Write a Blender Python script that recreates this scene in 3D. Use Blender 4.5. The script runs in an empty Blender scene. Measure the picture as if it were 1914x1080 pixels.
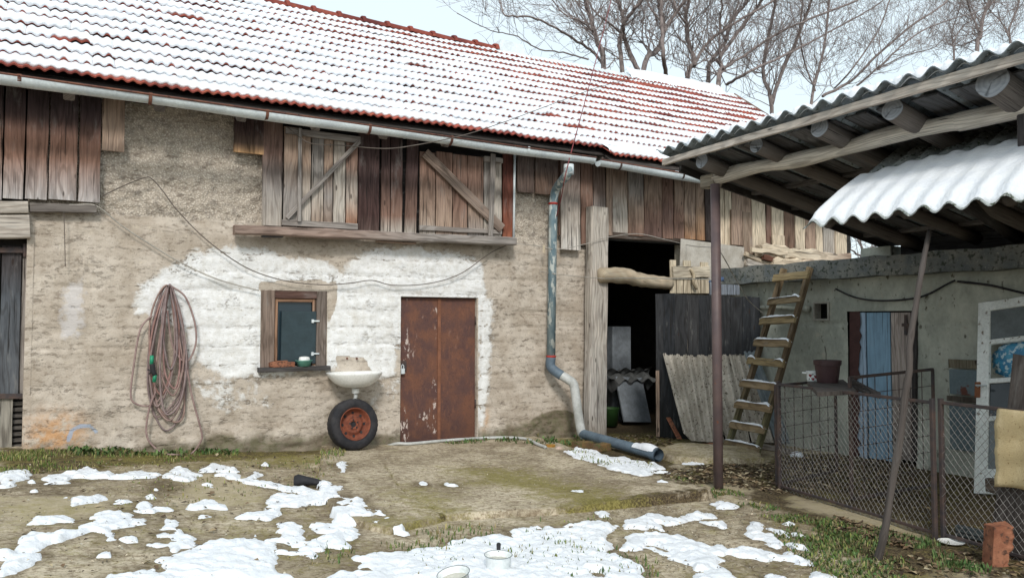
import bpy, math, random
import numpy as np
from mathutils import Vector, Matrix
rnd = random.Random(7)
PI = math.pi
scene = bpy.context.scene
COL = scene.collection

# ------------------------------------------------------------------ camera geometry (real pitch, no shift)
D, EYE, F = 9.0, 1.55, 1450.0
yaw, pit = math.radians(30), math.atan(60 / F)
cy_, sy_, cp_, sp_ = math.cos(yaw), math.sin(yaw), math.cos(pit), math.sin(pit)
RT = np.array((cy_, -sy_, 0)); FW = np.array((sy_ * cp_, cy_ * cp_, sp_)); UP = np.array((-sy_ * sp_, -cy_ * sp_, cp_))
CAM = np.array((0, -D, EYE))
def onp(px, py, ax, val):
    """point where the sight line of a photo pixel meets the plane axis=val"""
    d = FW + (px - 957) / F * RT + (540 - py) / F * UP
    t = (val - CAM[ax]) / d[ax]
    return Vector(CAM + t * d)
def wy(px, py, Y=0.0): return onp(px, py, 1, Y)
def wx(px, py, X): return onp(px, py, 0, X)
def wz(px, py, Z): return onp(px, py, 2, Z)

# ------------------------------------------------------------------ noise
def _h(ix, iy, iz, s):
    n = (ix * 374761393 + iy * 668265263 + iz * 1274126177 + s * 974634777) & 0xffffffff
    n = ((n ^ (n >> 13)) * 1274126177) & 0xffffffff
    n = (n ^ (n >> 16)) & 0xffffffff
    return n / 4294967295.0
def vnoise(x, y, z=0.0, s=0):
    x = np.asarray(x, float); y = np.asarray(y, float); z = np.asarray(z, float) + 0 * x
    ix, iy, iz = (np.floor(a).astype(np.int64) for a in (x, y, z))
    fx, fy, fz = x - ix, y - iy, z - iz
    fx, fy, fz = (f * f * (3 - 2 * f) for f in (fx, fy, fz))
    r = 0
    for dx in (0, 1):
        for dy in (0, 1):
            for dz in (0, 1):
                r = r + _h(ix + dx, iy + dy, iz + dz, s) * (fx if dx else 1 - fx) * (fy if dy else 1 - fy) * (fz if dz else 1 - fz)
    return r
def fbm(x, y, z=0.0, o=4, s=0):
    a, t, r = 1.0, 0.0, 0.0
    for k in range(o):
        r = r + a * (vnoise(np.asarray(x) * 2**k, np.asarray(y) * 2**k, np.asarray(z) * 2**k, s + k * 17) * 2 - 1)
        t += a; a *= .5
    return r / t
def sstep(a, b, x):
    t = np.clip((np.asarray(x) - a) / (b - a), 0, 1); return t * t * (3 - 2 * t)

# ------------------------------------------------------------------ ground height
_gx = [-30, -6, -3, -.32, .9, 2.0, 3.6, 6.35, 7.7, 9.5, 30]
_gz = [.9, .6, .48, .31, .18, .085, .0, -.06, -.12, -.12, -.12]
def zg(x, y): return np.interp(x, _gx, _gz) + 0.0 * np.asarray(y)
def gnd(px, py):
    z = 0.0
    for _ in range(12):
        p = wz(px, py, z); z = float(zg(p.x, p.y))
    return wz(px, py, z)

# ------------------------------------------------------------------ mesh builder
def V(*a): return Vector(a)
def S(r, g, b, k=1.0):
    f = lambda c: ((c / 255 + .055) / 1.055) ** 2.4 if c > 10 else c / 255 / 12.92
    return (f(r) * k, f(g) * k, f(b) * k)
def vary(c, a=.12):
    k = 1 + rnd.uniform(-a, a); w = rnd.uniform(-a, a) * .25
    return (max(0, c[0] * (k + w)), c[1] * k, max(0, c[2] * (k - w)))
class MB:
    def __init__(s): s.v = []; s.f = []; s.p = []; s.c = []
    def add(s, pts, faces, puv=None, col=(1, 1, 1)):
        b = len(s.v)
        s.v += [tuple(p) for p in pts]
        s.f += [tuple(b + i for i in f) for f in faces]
        n = len(pts)
        s.p += list(puv) if puv is not None else [tuple(p) for p in pts]
        s.c += [col] * n if not isinstance(col, list) else col
    def grid(s, nu, nv, pos, puv=None, col=(1, 1, 1), closeu=False, skip=None):
        pts = [pos(i, j) for j in range(nv) for i in range(nu)]
        fs = []
        for j in range(nv - 1):
            for i in range(nu if closeu else nu - 1):
                if skip and skip(i, j): continue
                i2 = (i + 1) % nu
                fs.append((j * nu + i, j * nu + i2, (j + 1) * nu + i2, (j + 1) * nu + i))
        pv = [puv(i, j) for j in range(nv) for i in range(nu)] if puv else None
        cc = [col(i, j) for j in range(nv) for i in range(nu)] if callable(col) else col
        s.add(pts, fs, pv, cc)
    def npgrid(s, P, puv=None, col=(1, 1, 1), keep=None):
        """P: (nv,nu,3) array"""
        nv, nu = P.shape[:2]
        idx = np.arange(nv * nu).reshape(nv, nu)
        q = np.stack([idx[:-1, :-1], idx[:-1, 1:], idx[1:, 1:], idx[1:, :-1]], -1).reshape(-1, 4)
        if keep is not None: q = q[keep.reshape(-1)]
        pv = puv.reshape(-1, 3).tolist() if puv is not None else None
        cc = col.reshape(-1, 3).tolist() if isinstance(col, np.ndarray) else col
        s.add(P.reshape(-1, 3).tolist(), q.tolist(), pv, cc)
    def beam(s, p0, p1, wd, w, t, col=(.3, .25, .2), n=1, jit=0.0, ch=.12, w1=None, t1=None):
        """plank/beam: centre line p0-p1, width w along wd, thickness t"""
        p0, p1 = Vector(p0), Vector(p1); ax = p1 - p0; L = ax.length; ax.normalize()
        wd = Vector(wd); wd = (wd - ax * wd.dot(ax)).normalized(); td = ax.cross(wd)
        w1 = w if w1 is None else w1; t1 = t if t1 is None else t1
        r = rnd.uniform(0, 50); u0 = rnd.uniform(0, 9)
        pts, pv, cs, fs = [], [], [], []
        n = max(1, n); m = 8
        for k in range(n + 1):
            q = k / n; c = p0 + ax * L * q
            a = (w + (w1 - w) * q) / 2; b = (t + (t1 - t) * q) / 2; e = min(a, b) * ch * 2
            jl, jr = (rnd.uniform(-jit, jit) for _ in 'ab')
            sec = [(-a + jl + e, -b), (a + jr - e, -b), (a + jr, -b + e), (a + jr, b - e), (a + jr - e, b), (-a + jl + e, b), (-a + jl, b - e), (-a + jl, -b + e)]
            for (x, y) in sec:
                pts.append(c + wd * x + td * y)
                pv.append((u0 + x + (y if abs(abs(x) - a) < .02 + jit else 0), q * L + r * 3, r))
                cs.append(col(q) if callable(col) else col)
        for k in range(n):
            for i in range(m):
                fs.append((k * m + i, k * m + (i + 1) % m, (k + 1) * m + (i + 1) % m, (k + 1) * m + i))
        fs.append(tuple(range(m))[::-1]); fs.append(tuple(n * m + i for i in range(m)))
        s.add(pts, fs, pv, cs)
    def box(s, lo, hi, col=(1, 1, 1)):
        lo, hi = Vector(lo), Vector(hi); c = (lo + hi) / 2; d = hi - lo
        s.beam((lo.x, c.y, c.z), (hi.x, c.y, c.z), (0, 1, 0), d.y, d.z, col, ch=.04)
    def tube(s, pts, r, n=8, col=(1, 1, 1), cap=True, rough=0.0):
        pts = [Vector(p) for p in pts]; m = len(pts)
        R = [r] * m if not hasattr(r, '__len__') else r
        up = None; P = []; pv = []; fs = []; L = 0; rr = rnd.uniform(0, 40); cs = []
        for k in range(m):
            t = (pts[min(k + 1, m - 1)] - pts[max(k - 1, 0)])
            if t.length < 1e-9: t = V(0, 0, 1)
            t.normalize()
            if up is None: up = t.orthogonal().normalized()
            up = (up - t * up.dot(t))
            up = up.normalized() if up.length > 1e-6 else t.orthogonal().normalized()
            b = t.cross(up)
            if k: L += (pts[k] - pts[k - 1]).length
            for i in range(n):
                a = 2 * PI * i / n
                q = R[k] * (1 + (rnd.uniform(-rough, rough) if rough else 0))
                P.append(pts[k] + (up * math.cos(a) + b * math.sin(a)) * q)
                pv.append((R[k] * 6.28 * abs(((i / n + .5) % 1) - .5) * 2, L + rr, rr))
                cs.append(col(k / max(1, m - 1)) if callable(col) else col)
        for k in range(m - 1):
            for i in range(n):
                fs.append((k * n + i, k * n + (i + 1) % n, (k + 1) * n + (i + 1) % n, (k + 1) * n + i))
        if cap: fs.append(tuple(range(n))[::-1]); fs.append(tuple((m - 1) * n + i for i in range(n)))
        s.add(P, fs, pv, cs)
    def lathe(s, prof, c, ax=(0, 0, 1), n=24, col=(1, 1, 1), sx=1, sy=1, wob=None):
        """prof: list of (radius, height along axis)"""
        ax = Vector(ax).normalized(); c = Vector(c)
        u = V(1, 0, 0) if abs(ax.x) < .9 else V(0, 1, 0)
        u = (u - ax * u.dot(ax)).normalized(); w = ax.cross(u)
        def pos(i, j):
            r, h = prof[j]; a = 2 * PI * i / n
            k = wob(a, j) if wob else 1
            return c + ax * h + (u * math.cos(a) * sx + w * math.sin(a) * sy) * r * k
        s.grid(n, len(prof), pos, None, col, closeu=True)
    def poly(s, pts, thick, nrm, col=(1, 1, 1)):
        """flat polygon extruded along nrm"""
        nrm = Vector(nrm) * thick; n = len(pts)
        P = [Vector(p) for p in pts] + [Vector(p) + nrm for p in pts]
        fs = [tuple(range(n))[::-1], tuple(range(n, 2 * n))] + [(i, (i + 1) % n, n + (i + 1) % n, n + i) for i in range(n)]
        s.add(P, fs, None, col)
    def build(s, name, mat, parent=None, smooth=False, label=None):
        me = bpy.data.meshes.new(name)
        me.from_pydata(s.v, [], s.f)
        a = me.attributes.new('puv', 'FLOAT_VECTOR', 'POINT'); a.data.foreach_set('vector', np.array(s.p, np.float32).ravel())
        c = np.ones((len(s.v), 4), np.float32); c[:, :3] = np.array(s.c, np.float32)
        a = me.attributes.new('col', 'FLOAT_COLOR', 'POINT'); a.data.foreach_set('color', c.ravel())
        if smooth:
            me.polygons.foreach_set('use_smooth', [True] * len(me.polygons))
        me.validate(); me.update()
        if mat: me.materials.append(mat)
        o = bpy.data.objects.new(name, me); COL.objects.link(o)
        if parent:
            o.parent = parent
            o.matrix_parent_inverse = parent.matrix_world.inverted()
        if smooth == 'auto':
            try:
                me.set_sharp_from_angle(angle=math.radians(40))
            except Exception: pass
        if label: o['label'] = label
        return o
def thing(name, label, cat, loc, group=None):
    o = bpy.data.objects.new(name, None); COL.objects.link(o)
    o.location = loc; o.matrix_world = Matrix.Translation(Vector(loc)); o.empty_display_size = .2
    o['label'] = label; o['category'] = cat
    if group: o['group'] = group
    return o
def tag(o, label, cat, group=None):
    o['label'] = label; o['category'] = cat
    if group: o['group'] = group
    return o
def crom(pts, n=6):
    pts = [Vector(p) for p in pts]; out = []
    for i in range(len(pts) - 1):
        a = pts[max(i - 1, 0)]; b = pts[i]; c = pts[i + 1]; d = pts[min(i + 2, len(pts) - 1)]
        for k in range(n):
            t = k / n
            out.append(.5 * (2 * b + (c - a) * t + (2 * a - 5 * b + 4 * c - d) * t * t + (3 * b - a - 3 * c + d) * t**3))
    out.append(pts[-1]); return out

# ------------------------------------------------------------------ materials
class NT:
    def __init__(s, name):
        s.m = bpy.data.materials.new(name); s.m.use_nodes = True
        s.t = s.m.node_tree; s.t.nodes.clear()
        s.out = s.t.nodes.new('ShaderNodeOutputMaterial'); s.b = s.t.nodes.new('ShaderNodeBsdfPrincipled')
        s.t.links.new(s.b.outputs[0], s.out.inputs[0])
    def n(s, ty, **k):
        x = s.t.nodes.new(ty)
        for a, b in k.items(): setattr(x, a, b)
        return x
    def set(s, sock, v):
        if isinstance(v, bpy.types.NodeSocket): s.t.links.new(v, sock)
        elif isinstance(v, (tuple, list)) and sock.type == 'RGBA': sock.default_value = tuple(v)[:3] + (1,)
        else: sock.default_value = v
    def attr(s, name, out='Vector'):
        x = s.n('ShaderNodeAttribute', attribute_name=name); return x.outputs[out]
    def pos(s): return s.n('ShaderNodeNewGeometry').outputs['Position']
    def map(s, v, sc):
        x = s.n('ShaderNodeVectorMath', operation='MULTIPLY'); s.set(x.inputs[0], v); x.inputs[1].default_value = sc; return x.outputs[0]
    def noise(s, v, sc=5, det=4, rough=.55, dist=0.0):
        x = s.n('ShaderNodeTexNoise'); s.set(x.inputs['Vector'], v)
        for k, q in (('Scale', sc), ('Detail', det), ('Roughness', rough), ('Distortion', dist)): s.set(x.inputs[k], q)
        return x.outputs['Fac']
    def vor(s, v, sc=5, feat='F1', out='Distance', rand=1.0):
        x = s.n('ShaderNodeTexVoronoi', feature=feat); s.set(x.inputs['Vector'], v); s.set(x.inputs['Scale'], sc); s.set(x.inputs['Randomness'], rand)
        return x.outputs[out]
    def math(s, op, a, b=0.0, c=None):
        x = s.n('ShaderNodeMath', operation=op); s.set(x.inputs[0], a); s.set(x.inputs[1], b)
        if c is not None: s.set(x.inputs[2], c)
        return x.outputs[0]
    def step(s, x, a, b, lo=0.0, hi=1.0):
        m = s.n('ShaderNodeMapRange', interpolation_type='SMOOTHSTEP'); s.set(m.inputs[0], x)
        for i, q in enumerate((a, b, lo, hi)): s.set(m.inputs[i + 1], q)
        return m.outputs[0]
    def mix(s, f, a, b, mode='MIX'):
        x = s.n('ShaderNodeMix', data_type='RGBA', blend_type=mode); s.set(x.inputs[0], f); s.set(x.inputs[6], a); s.set(x.inputs[7], b); return x.outputs[2]
    def sep(s, v):
        x = s.n('ShaderNodeSeparateXYZ'); s.set(x.inputs[0], v); return x.outputs
    def comb(s, a, b, c):
        x = s.n('ShaderNodeCombineXYZ')
        for i, q in enumerate((a, b, c)): s.set(x.inputs[i], q)
        return x.outputs[0]
    def bump(s, h, st=.5, dist=.01, nrm=None):
        x = s.n('ShaderNodeBump'); s.set(x.inputs['Height'], h); x.inputs['Strength'].default_value = st; x.inputs['Distance'].default_value = dist
        if nrm is not None: s.set(x.inputs['Normal'], nrm)
        return x.outputs[0]
    def fin(s, col, rough=.8, nrm=None, metal=0.0, spec=.3):
        s.set(s.b.inputs['Base Color'], col); s.set(s.b.inputs['Roughness'], rough); s.set(s.b.inputs['Metallic'], metal)
        s.b.inputs['Specular IOR Level'].default_value = spec
        if nrm is not None: s.set(s.b.inputs['Normal'], nrm)
        return s.m

def m_wood(name, grain=.85, stain=.6, bump=.6, desat=.2):
    t = NT(name); p = t.attr('puv'); x, y, z = t.sep(p)
    warp = t.noise(t.comb(t.math('MULTIPLY', x, 5.), t.math('MULTIPLY', y, .9), z), 1.0, 2)
    ring = t.math('SINE', t.math('ADD', t.math('MULTIPLY', x, 95.), t.math('MULTIPLY', warp, 44.)))
    fine = t.noise(t.comb(t.math('MULTIPLY', x, 85.), t.math('MULTIPLY', y, 2.6), z), 1.0, 5, .72)
    crack = t.noise(t.comb(t.math('MULTIPLY', x, 52.), t.math('MULTIPLY', y, 1.3), t.math('ADD', z, 7.)), 1.0, 3, .6)
    st = t.noise(t.comb(t.math('MULTIPLY', x, 9.), t.math('MULTIPLY', y, 2.2), t.math('ADD', z, 3.)), 1.0, 5, .65)
    kn = t.vor(t.comb(t.math('MULTIPLY', x, 7.), t.math('MULTIPLY', y, 2.1), z), 1.0)
    knot = t.step(kn, .10, .05)
    c = t.attr('col', 'Color')
    c = t.mix(t.step(fine, .35, .75, 0, grain), c, t.mix(1.0, c, (1.75, 1.7, 1.65), 'MULTIPLY'))
    c = t.mix(t.step(ring, .1, .9, 0, .6 * grain), c, t.mix(1.0, c, (.5, .46, .43), 'MULTIPLY'))
    c = t.mix(t.step(st, .42, .72, 0, stain), c, t.mix(1.0, c, (.42, .4, .4), 'MULTIPLY'))
    c = t.mix(t.step(st, .44, .25, 0, stain * .8), c, t.mix(.6, c, (.36, .35, .33), 'MIX'))
    c = t.mix(t.step(crack, .62, .68, 0, .8), c, (.018, .014, .012))
    c = t.mix(t.math('MULTIPLY', knot, .8), c, (.035, .022, .017))
    bw = t.n('ShaderNodeRGBToBW'); t.set(bw.inputs[0], c); c = t.mix(desat, c, bw.outputs[0])
    h = t.math('ADD', t.math('MULTIPLY', fine, .6), t.math('MULTIPLY', t.step(crack, .70, .6), .8))
    return t.fin(c, .86, t.bump(h, bump, .006), spec=.2)

def m_mottle(name, c1, c2, sc=4, c3=None, t3=(.6, .7), sc3=25, rough=.8, bump=.3, bsc=40, metal=0.0, spec=.3, usecol=False, stretch=(1, 1, 1), edge=(.35, .65), c4=None, t4=(.62, .66), sc4=60):
    t = NT(name); p = t.map(t.pos(), stretch)
    n1 = t.noise(p, sc, 6, .62); n3 = t.noise(p, sc3, 5, .6); nb = t.noise(p, bsc, 4, .6)
    c = t.mix(t.step(n1, *edge), c1, c2)
    c = t.mix(t.step(nb, .3, .75, 0, .35), c, t.mix(1.0, c, (.55, .55, .55), 'MULTIPLY'))
    if c3: c = t.mix(t.step(n3, *t3), c, c3)
    if c4: c = t.mix(t.step(t.noise(t.map(p, (1.3, 1.1, 1.2)), sc4, 3, .6), *t4), c, c4)
    if usecol: c = t.mix(1.0, c, t.attr('col', 'Color'), 'MULTIPLY')
    return t.fin(c, rough, t.bump(t.math('ADD', nb, n1), bump, .01), metal, spec)

WOOD = m_wood('weathered_wood')
WOOD_SOFT = m_wood('timber', .5, .3, .4)
def m_snow():
    t = NT('snow'); p = t.pos()
    n = t.noise(p, 9, 5, .6); f = t.noise(p, 130, 3, .6)
    c = t.mix(t.step(n, .3, .7), (.76, .785, .83), (.83, .845, .865))
    c = t.mix(t.step(t.noise(p, 60, 3, .7), .70, .76, 0, .5), c, (.45, .42, .38))
    h = t.math('ADD', n, t.math('ADD', t.math('MULTIPLY', f, .15), t.math('MULTIPLY', t.noise(p, 38, 4, .6), .5)))
    t.b.inputs['Subsurface Weight'].default_value = .0
    return t.fin(c, .55, t.bump(h, .5, .03), spec=.35)
SNOW = m_snow()
def m_tile():
    t = NT('clay_tile'); p = t.pos()
    n = t.noise(p, 1.6, 5, .6); f = t.noise(p, 28, 5, .65); g = t.noise(p, 7, 4, .6)
    c = t.mix(t.step(n, .38, .66), S(160, 84, 70, .85), S(122, 62, 58, .8))
    c = t.mix(t.step(g, .58, .75, 0, .6), c, S(190, 112, 74, .85))
    c = t.mix(t.step(f, .52, .68, 0, .8), c, S(78, 50, 46))
    c = t.mix(1.0, c, t.attr('col', 'Color'), 'MULTIPLY')
    return t.fin(c, .85, t.bump(f, .4, .006), spec=.2)
TILE = m_tile()
GALV = m_mottle('galvanised_zinc', S(228, 236, 238, .95), S(208, 216, 220, .92), 3, S(120, 122, 118), (.70, .78), 14, rough=.45, bump=.05, metal=.0, spec=.5)
RUSTY = m_mottle('rusty_iron', S(96, 66, 60), S(124, 84, 68), 9, S(60, 40, 38), (.55, .7), 30, rough=.8, bump=.15, spec=.2)
DARKIRON = m_mottle('dark_iron', S(62, 58, 60), S(86, 70, 64), 9, S(96, 60, 46), (.66, .74), 20, rough=.7, bump=.15, spec=.3)
PAINTPIPE = m_mottle('flaking_blue_paint', S(150, 166, 170, .9), S(110, 136, 148, .85), 11, S(214, 220, 216, .85), (.52, .57), 17, rough=.7, bump=.12, stretch=(1, 1, .35))
BLUEPVC = m_mottle('blue_grey_pipe', S(116, 134, 148, .8), S(98, 114, 128, .8), 4, S(150, 158, 160), (.7, .76), 30, rough=.55, bump=.03)
WHITEPVC = m_mottle('white_pipe', S(214, 216, 214, .85), S(188, 190, 186, .8), 4, S(120, 112, 98), (.68, .74), 24, rough=.5, bump=.03)
BLACK = m_mottle('black_rubber', S(38, 38, 42), S(56, 54, 56), 7, S(96, 88, 80), (.68, .8), 18, rough=.75, bump=.15, spec=.3)
CEMENT = m_mottle('fibre_cement', S(206, 198, 186, .92), S(172, 164, 152, .9), 3, S(88, 80, 70), (.57, .64), 30, rough=.95, bump=.35, c4=S(200, 194, 180, .8), sc4=48, t4=(.62, .68), spec=.1)
CEMENT_DARK = m_mottle('dark_fibre_cement', S(140, 148, 152), S(112, 120, 126), 3, S(76, 82, 78), (.55, .65), 30, rough=.95, bump=.3, c4=S(186, 186, 176), sc4=34, t4=(.66, .7), spec=.1)
GREYWALL = m_mottle('grey_render', S(190, 192, 180, .95), S(154, 158, 148, .92), 1.8, S(90, 88, 78), (.60, .70), 13, rough=.95, bump=.5, bsc=24, spec=.1, stretch=(1, 1, .7), c4=S(186, 182, 168, .8), sc4=9, t4=(.62, .74))
DARKBEAM = m_mottle('mossy_concrete', S(108, 114, 116), S(138, 138, 132), 5, S(70, 76, 70), (.5, .65), 20, rough=.95, bump=.6, bsc=22, spec=.1, c4=S(160, 160, 152), sc4=24, t4=(.60, .74))
CERAMIC = m_mottle('white_ceramic', S(246, 246, 243, .95), S(236, 236, 232, .93), 4, S(176, 166, 146), (.72, .82), 16, rough=.18, bump=.0, spec=.5)
ENAMEL = m_mottle('white_enamel', S(244, 247, 246, .93), S(228, 236, 236, .9), 6, S(90, 100, 100), (.73, .76), 22, rough=.25, bump=.0, spec=.5)
ORANGEBRICK = m_mottle('orange_brick', S(176, 122, 96, .8), S(146, 96, 76, .8), 9, S(92, 68, 58), (.52, .64), 26, rough=.95, bump=.5, spec=.1)
def plain(name, c, rough=.6, k=.15, spec=.3, metal=0.0):
    c2 = tuple(v * (1 - k * 2) for v in c)
    return m_mottle(name, c, c2, 8, rough=rough, bump=.08, spec=spec, metal=metal)
# ------------------------------------------------------------------ 2-D mask helpers
def inside(poly, X, Y):
    r = np.zeros(X.shape, bool); n = len(poly); j = n - 1
    for i in range(n):
        xi, yi = poly[i]; xj, yj = poly[j]
        if yi != yj:
            c = ((yi > Y) != (yj > Y)) & (X < (xj - xi) * (Y - yi) / (yj - yi) + xi)
            r ^= c
        j = i
    return r
def segd(a, b, X, Y):
    dx, dy = b[0] - a[0], b[1] - a[1]; L = dx * dx + dy * dy + 1e-12
    t = np.clip(((X - a[0]) * dx + (Y - a[1]) * dy) / L, 0, 1)
    return np.hypot(X - a[0] - t * dx, Y - a[1] - t * dy)
def sdist(poly, X, Y):
    d = np.full(X.shape, 1e9)
    for i in range(len(poly)): d = np.minimum(d, segd(poly[i - 1], poly[i], X, Y))
    return np.where(inside(poly, X, Y), d, -d)
def sdlocal(polys, X, Y, pad=.3):
    """max signed distance over polygons, each evaluated near its own box only"""
    R = np.full(X.shape, -pad)
    for p in polys:
        a = np.array(p); lo, hi = a.min(0) - pad, a.max(0) + pad
        m = (X > lo[0]) & (X < hi[0]) & (Y > lo[1]) & (Y < hi[1])
        if m.any(): R[m] = np.maximum(R[m], sdist(p, X[m], Y[m]))
    return R

# ------------------------------------------------------------------ wall material
def m_wall():
    t = NT('rammed_concrete_wall'); p = t.pos()
    mw, mu, md = t.sep(t.attr('col', 'Vector')); bl, og, pe = t.sep(t.attr('puv'))
    nA = t.noise(p, 2.2, 6, .62); nB = t.noise(p, 14, 5, .62); nF = t.noise(p, 70, 4, .62)
    strat = t.noise(t.map(p, (2.2, 2.2, 15)), 1.0, 5, .68, .6)
    lump = t.noise(t.map(p, (1.2, 1.2, 2.6)), 9, 6, .72)
    tan = t.mix(t.step(nA, .34, .66), S(205, 194, 181, .97), S(177, 164, 149, .96))
    tan = t.mix(t.step(nB, .5, .75, 0, .55), tan, S(154, 138, 122, .9))
    tan = t.mix(t.step(nB, .42, .25, 0, .6), tan, S(216, 204, 184, .95))
    # rough pebbly upper storey
    peb = t.vor(p, 46)
    up = t.mix(t.step(peb, .1, .55), S(224, 214, 200, .98), S(184, 172, 158, .96))
    up = t.mix(t.step(nB, .48, .7, 0, .55), up, S(118, 110, 104, .9))
    upm = t.step(t.math('ADD', mu, t.math('MULTIPLY', t.math('SUBTRACT', nB, .5), .5)), .42, .58)
    c = t.mix(upm, tan, up)
    c = t.mix(t.math('MULTIPLY', og, t.step(nB, .3, .6)), c, S(206, 152, 98, .9))
    # broken-out crumbs and horizontal seams
    crumb = t.math('MULTIPLY', t.step(lump, .53, .60), t.step(strat, .40, .52))
    c = t.mix(t.math('MULTIPLY', crumb, .5), c, S(112, 98, 84, .85))
    cl = t.step(t.noise(t.map(p, (1, 1, 1.8)), 2.3, 3, .55), .51, .68)
    pit = t.step(t.noise(t.map(p, (1, 1, 1.5)), 19, 6, .72), .55, .65)
    px3, py3, pz3 = t.sep(p)
    wob = t.noise(t.map(p, (1.6, 1.6, .4)), 2.0, 4, .6)
    fr = t.math('FRACT', t.math('ADD', t.math('DIVIDE', pz3, .205), t.math('MULTIPLY', wob, .55)))
    ln = t.math('MULTIPLY', t.step(t.math('ABSOLUTE', t.math('SUBTRACT', fr, .5)), .09, .0), t.step(t.noise(t.map(p, (3, 3, 6)), 3, 5, .7), .46, .60))
    crumb = t.math('MAXIMUM', t.math('MULTIPLY', t.math('MAXIMUM', crumb, pit), cl), t.math('MULTIPLY', ln, t.step(lump, .46, .58)))
    seam = t.math('MULTIPLY', t.step(strat, .635, .69, 0, .75), t.step(cl, 0, 1, .35, 1))
    c = t.mix(seam, c, S(112, 96, 80, .85))
    c = t.mix(t.step(nF, .60, .70, 0, .6), c, S(92, 82, 74, .8))
    # whitewash
    wm = t.math('ADD', mw, t.math('MULTIPLY', t.math('SUBTRACT', nB, .5), .34))
    wm = t.math('ADD', wm, t.math('MULTIPLY', t.math('SUBTRACT', nA, .5), .55))
    wm = t.math('SUBTRACT', wm, t.math('MULTIPLY', crumb, .3))
    wt = t.step(wm, .45, .56)
    white = t.mix(t.step(nB, .35, .7), S(240, 240, 240, .96), S(222, 220, 216, .94))
    white = t.mix(t.step(nA, .55, .75, 0, .45), white, S(196, 184, 164, .92))
    white = t.mix(t.step(t.noise(t.map(p, (1, 1, 2)), 30, 5, .7), .6, .68, 0, .8), white, S(168, 154, 134, .9))
    white = t.mix(t.math('MULTIPLY', crumb, .5), white, S(164, 150, 132, .88))
    c = t.mix(wt, c, white)
    blm = t.step(t.math('ADD', bl, t.math('MULTIPLY', t.math('SUBTRACT', nB, .5), .6)), .4, .6, 0, .7)
    c = t.mix(blm, c, S(160, 182, 208, .9))
    pem = t.step(t.math('ADD', pe, t.math('MULTIPLY', t.math('SUBTRACT', nB, .5), 1.2)), .5, .8, 0, .7)
    c = t.mix(pem, c, S(214, 210, 210, .9))
    # damp foot and green growth, plus the painted tyre shadow
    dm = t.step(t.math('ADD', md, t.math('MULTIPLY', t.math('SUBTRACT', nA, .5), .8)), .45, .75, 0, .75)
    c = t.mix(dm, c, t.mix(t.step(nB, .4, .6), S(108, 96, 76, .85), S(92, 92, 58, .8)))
    h = t.math('ADD', t.math('MULTIPLY', nF, .35), t.math('MULTIPLY', t.math('SUBTRACT', 1.0, lump), .6))
    h = t.math('ADD', h, t.math('MULTIPLY', strat, -.35)); h = t.math('ADD', h, t.math('MULTIPLY', crumb, -.7)); h = t.math('ADD', h, t.math('MULTIPLY', nB, .6)); h = t.math('ADD', h, t.math('MULTIPLY', t.math('MULTIPLY', upm, peb), -.9))
    h = t.math('ADD', h, t.math('MULTIPLY', wt, .25))
    return t.fin(c, .95, t.bump(h, .7, .02), spec=.1)
WALL = m_wall()

# ================================================================== THE BARN
ZE, ZR, YR, YE = 3.885, 6.30, 2.75, -.50      # eave, ridge
XL, XR = -5.2, 12.2
barn = thing('barn', 'old concrete and timber barn with snowy red tiled roof and rusty door', 'barn', (6, 0, 0))

# front wall with window and door openings
WIN = (1.93, 2.68, 1.03, 1.90); DOOR = (3.60, 4.68, .0, 1.855)
xs = np.arange(-.33, 6.46, .0225); zs = np.arange(-.35, 3.86, .0225)
GX, GZ = np.meshgrid(xs, zs)
st = fbm(GX * 1.3, GZ * 9, 0, 4, 3); lu = fbm(GX * 5, GZ * 8, 0, 4, 9); big = fbm(GX * .8, GZ * .8, 0, 3, 5)
line = np.abs(((GZ + .03 * fbm(GX * .7, GZ * .3, 0, 2, 1)) / .21) % 1 - .5)
dY = -.012 * st - .016 * lu - .02 * big + .014 * sstep(.44, .5, line) * (fbm(GX * 2, GZ * 2, 3, 3) > -.2)
dY += .035 * sstep(-.1, .08, GZ - 2.60 + .06 * fbm(GX * 2, GZ, 0, 3, 8)) - .018 * fbm(GX * 14, GZ * 14, 0, 3, 4) * sstep(2.5, 2.7, GZ)
foot = sstep(.35, 0, GZ - zg(GX, 0))
dY += foot * (.05 * fbm(GX * 6, GZ * 9, 1, 4, 6) - .03)
edge = np.zeros_like(GX, bool)
for a in (WIN, DOOR):
    near = (GX > a[0] - .04) & (GX < a[1] + .04) & (GZ > a[2] - .04) & (GZ < a[3] + .04)
    dY[near] *= .3
dY[:, 0] = 0
P = np.stack([GX, dY, GZ], -1)
def hole(a, X, Z): return (X > a[0]) & (X < a[1]) & (Z > a[2]) & (Z < a[3])
cx, cz = (GX[:-1, :-1] + GX[1:, 1:]) / 2, (GZ[:-1, :-1] + GZ[1:, 1:]) / 2
keep = ~(hole(WIN, cx, cz) | hole(DOOR, cx, cz))
def pw(l): return [(lambda q: (q.x, q.z))(wy(a, b)) for a, b in l]
white_polys = [pw(l) for l in (
    [(252, 585), (262, 530), (300, 505), (370, 472), (440, 460), (500, 470), (560, 487), (612, 492), (640, 508), (655, 482), (700, 468), (780, 466), (860, 482), (903, 488), (911, 550), (900, 640), (745, 655), (745, 712), (690, 700), (615, 690), (480, 705), (420, 705), (380, 690), (352, 620)],
    [(893, 552), (922, 560), (920, 640), (908, 800), (893, 806)])]
sd = sdlocal(white_polys, GX, GZ, .5)
mw = np.clip(.5 + sd * 1.6, 0, 1)
weak = sdlocal([pw([(345, 610), (480, 690), (500, 760), (400, 770), (345, 700)]), pw([(745, 650), (745, 800), (690, 800), (700, 700)])], GX, GZ, .4)
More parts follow.
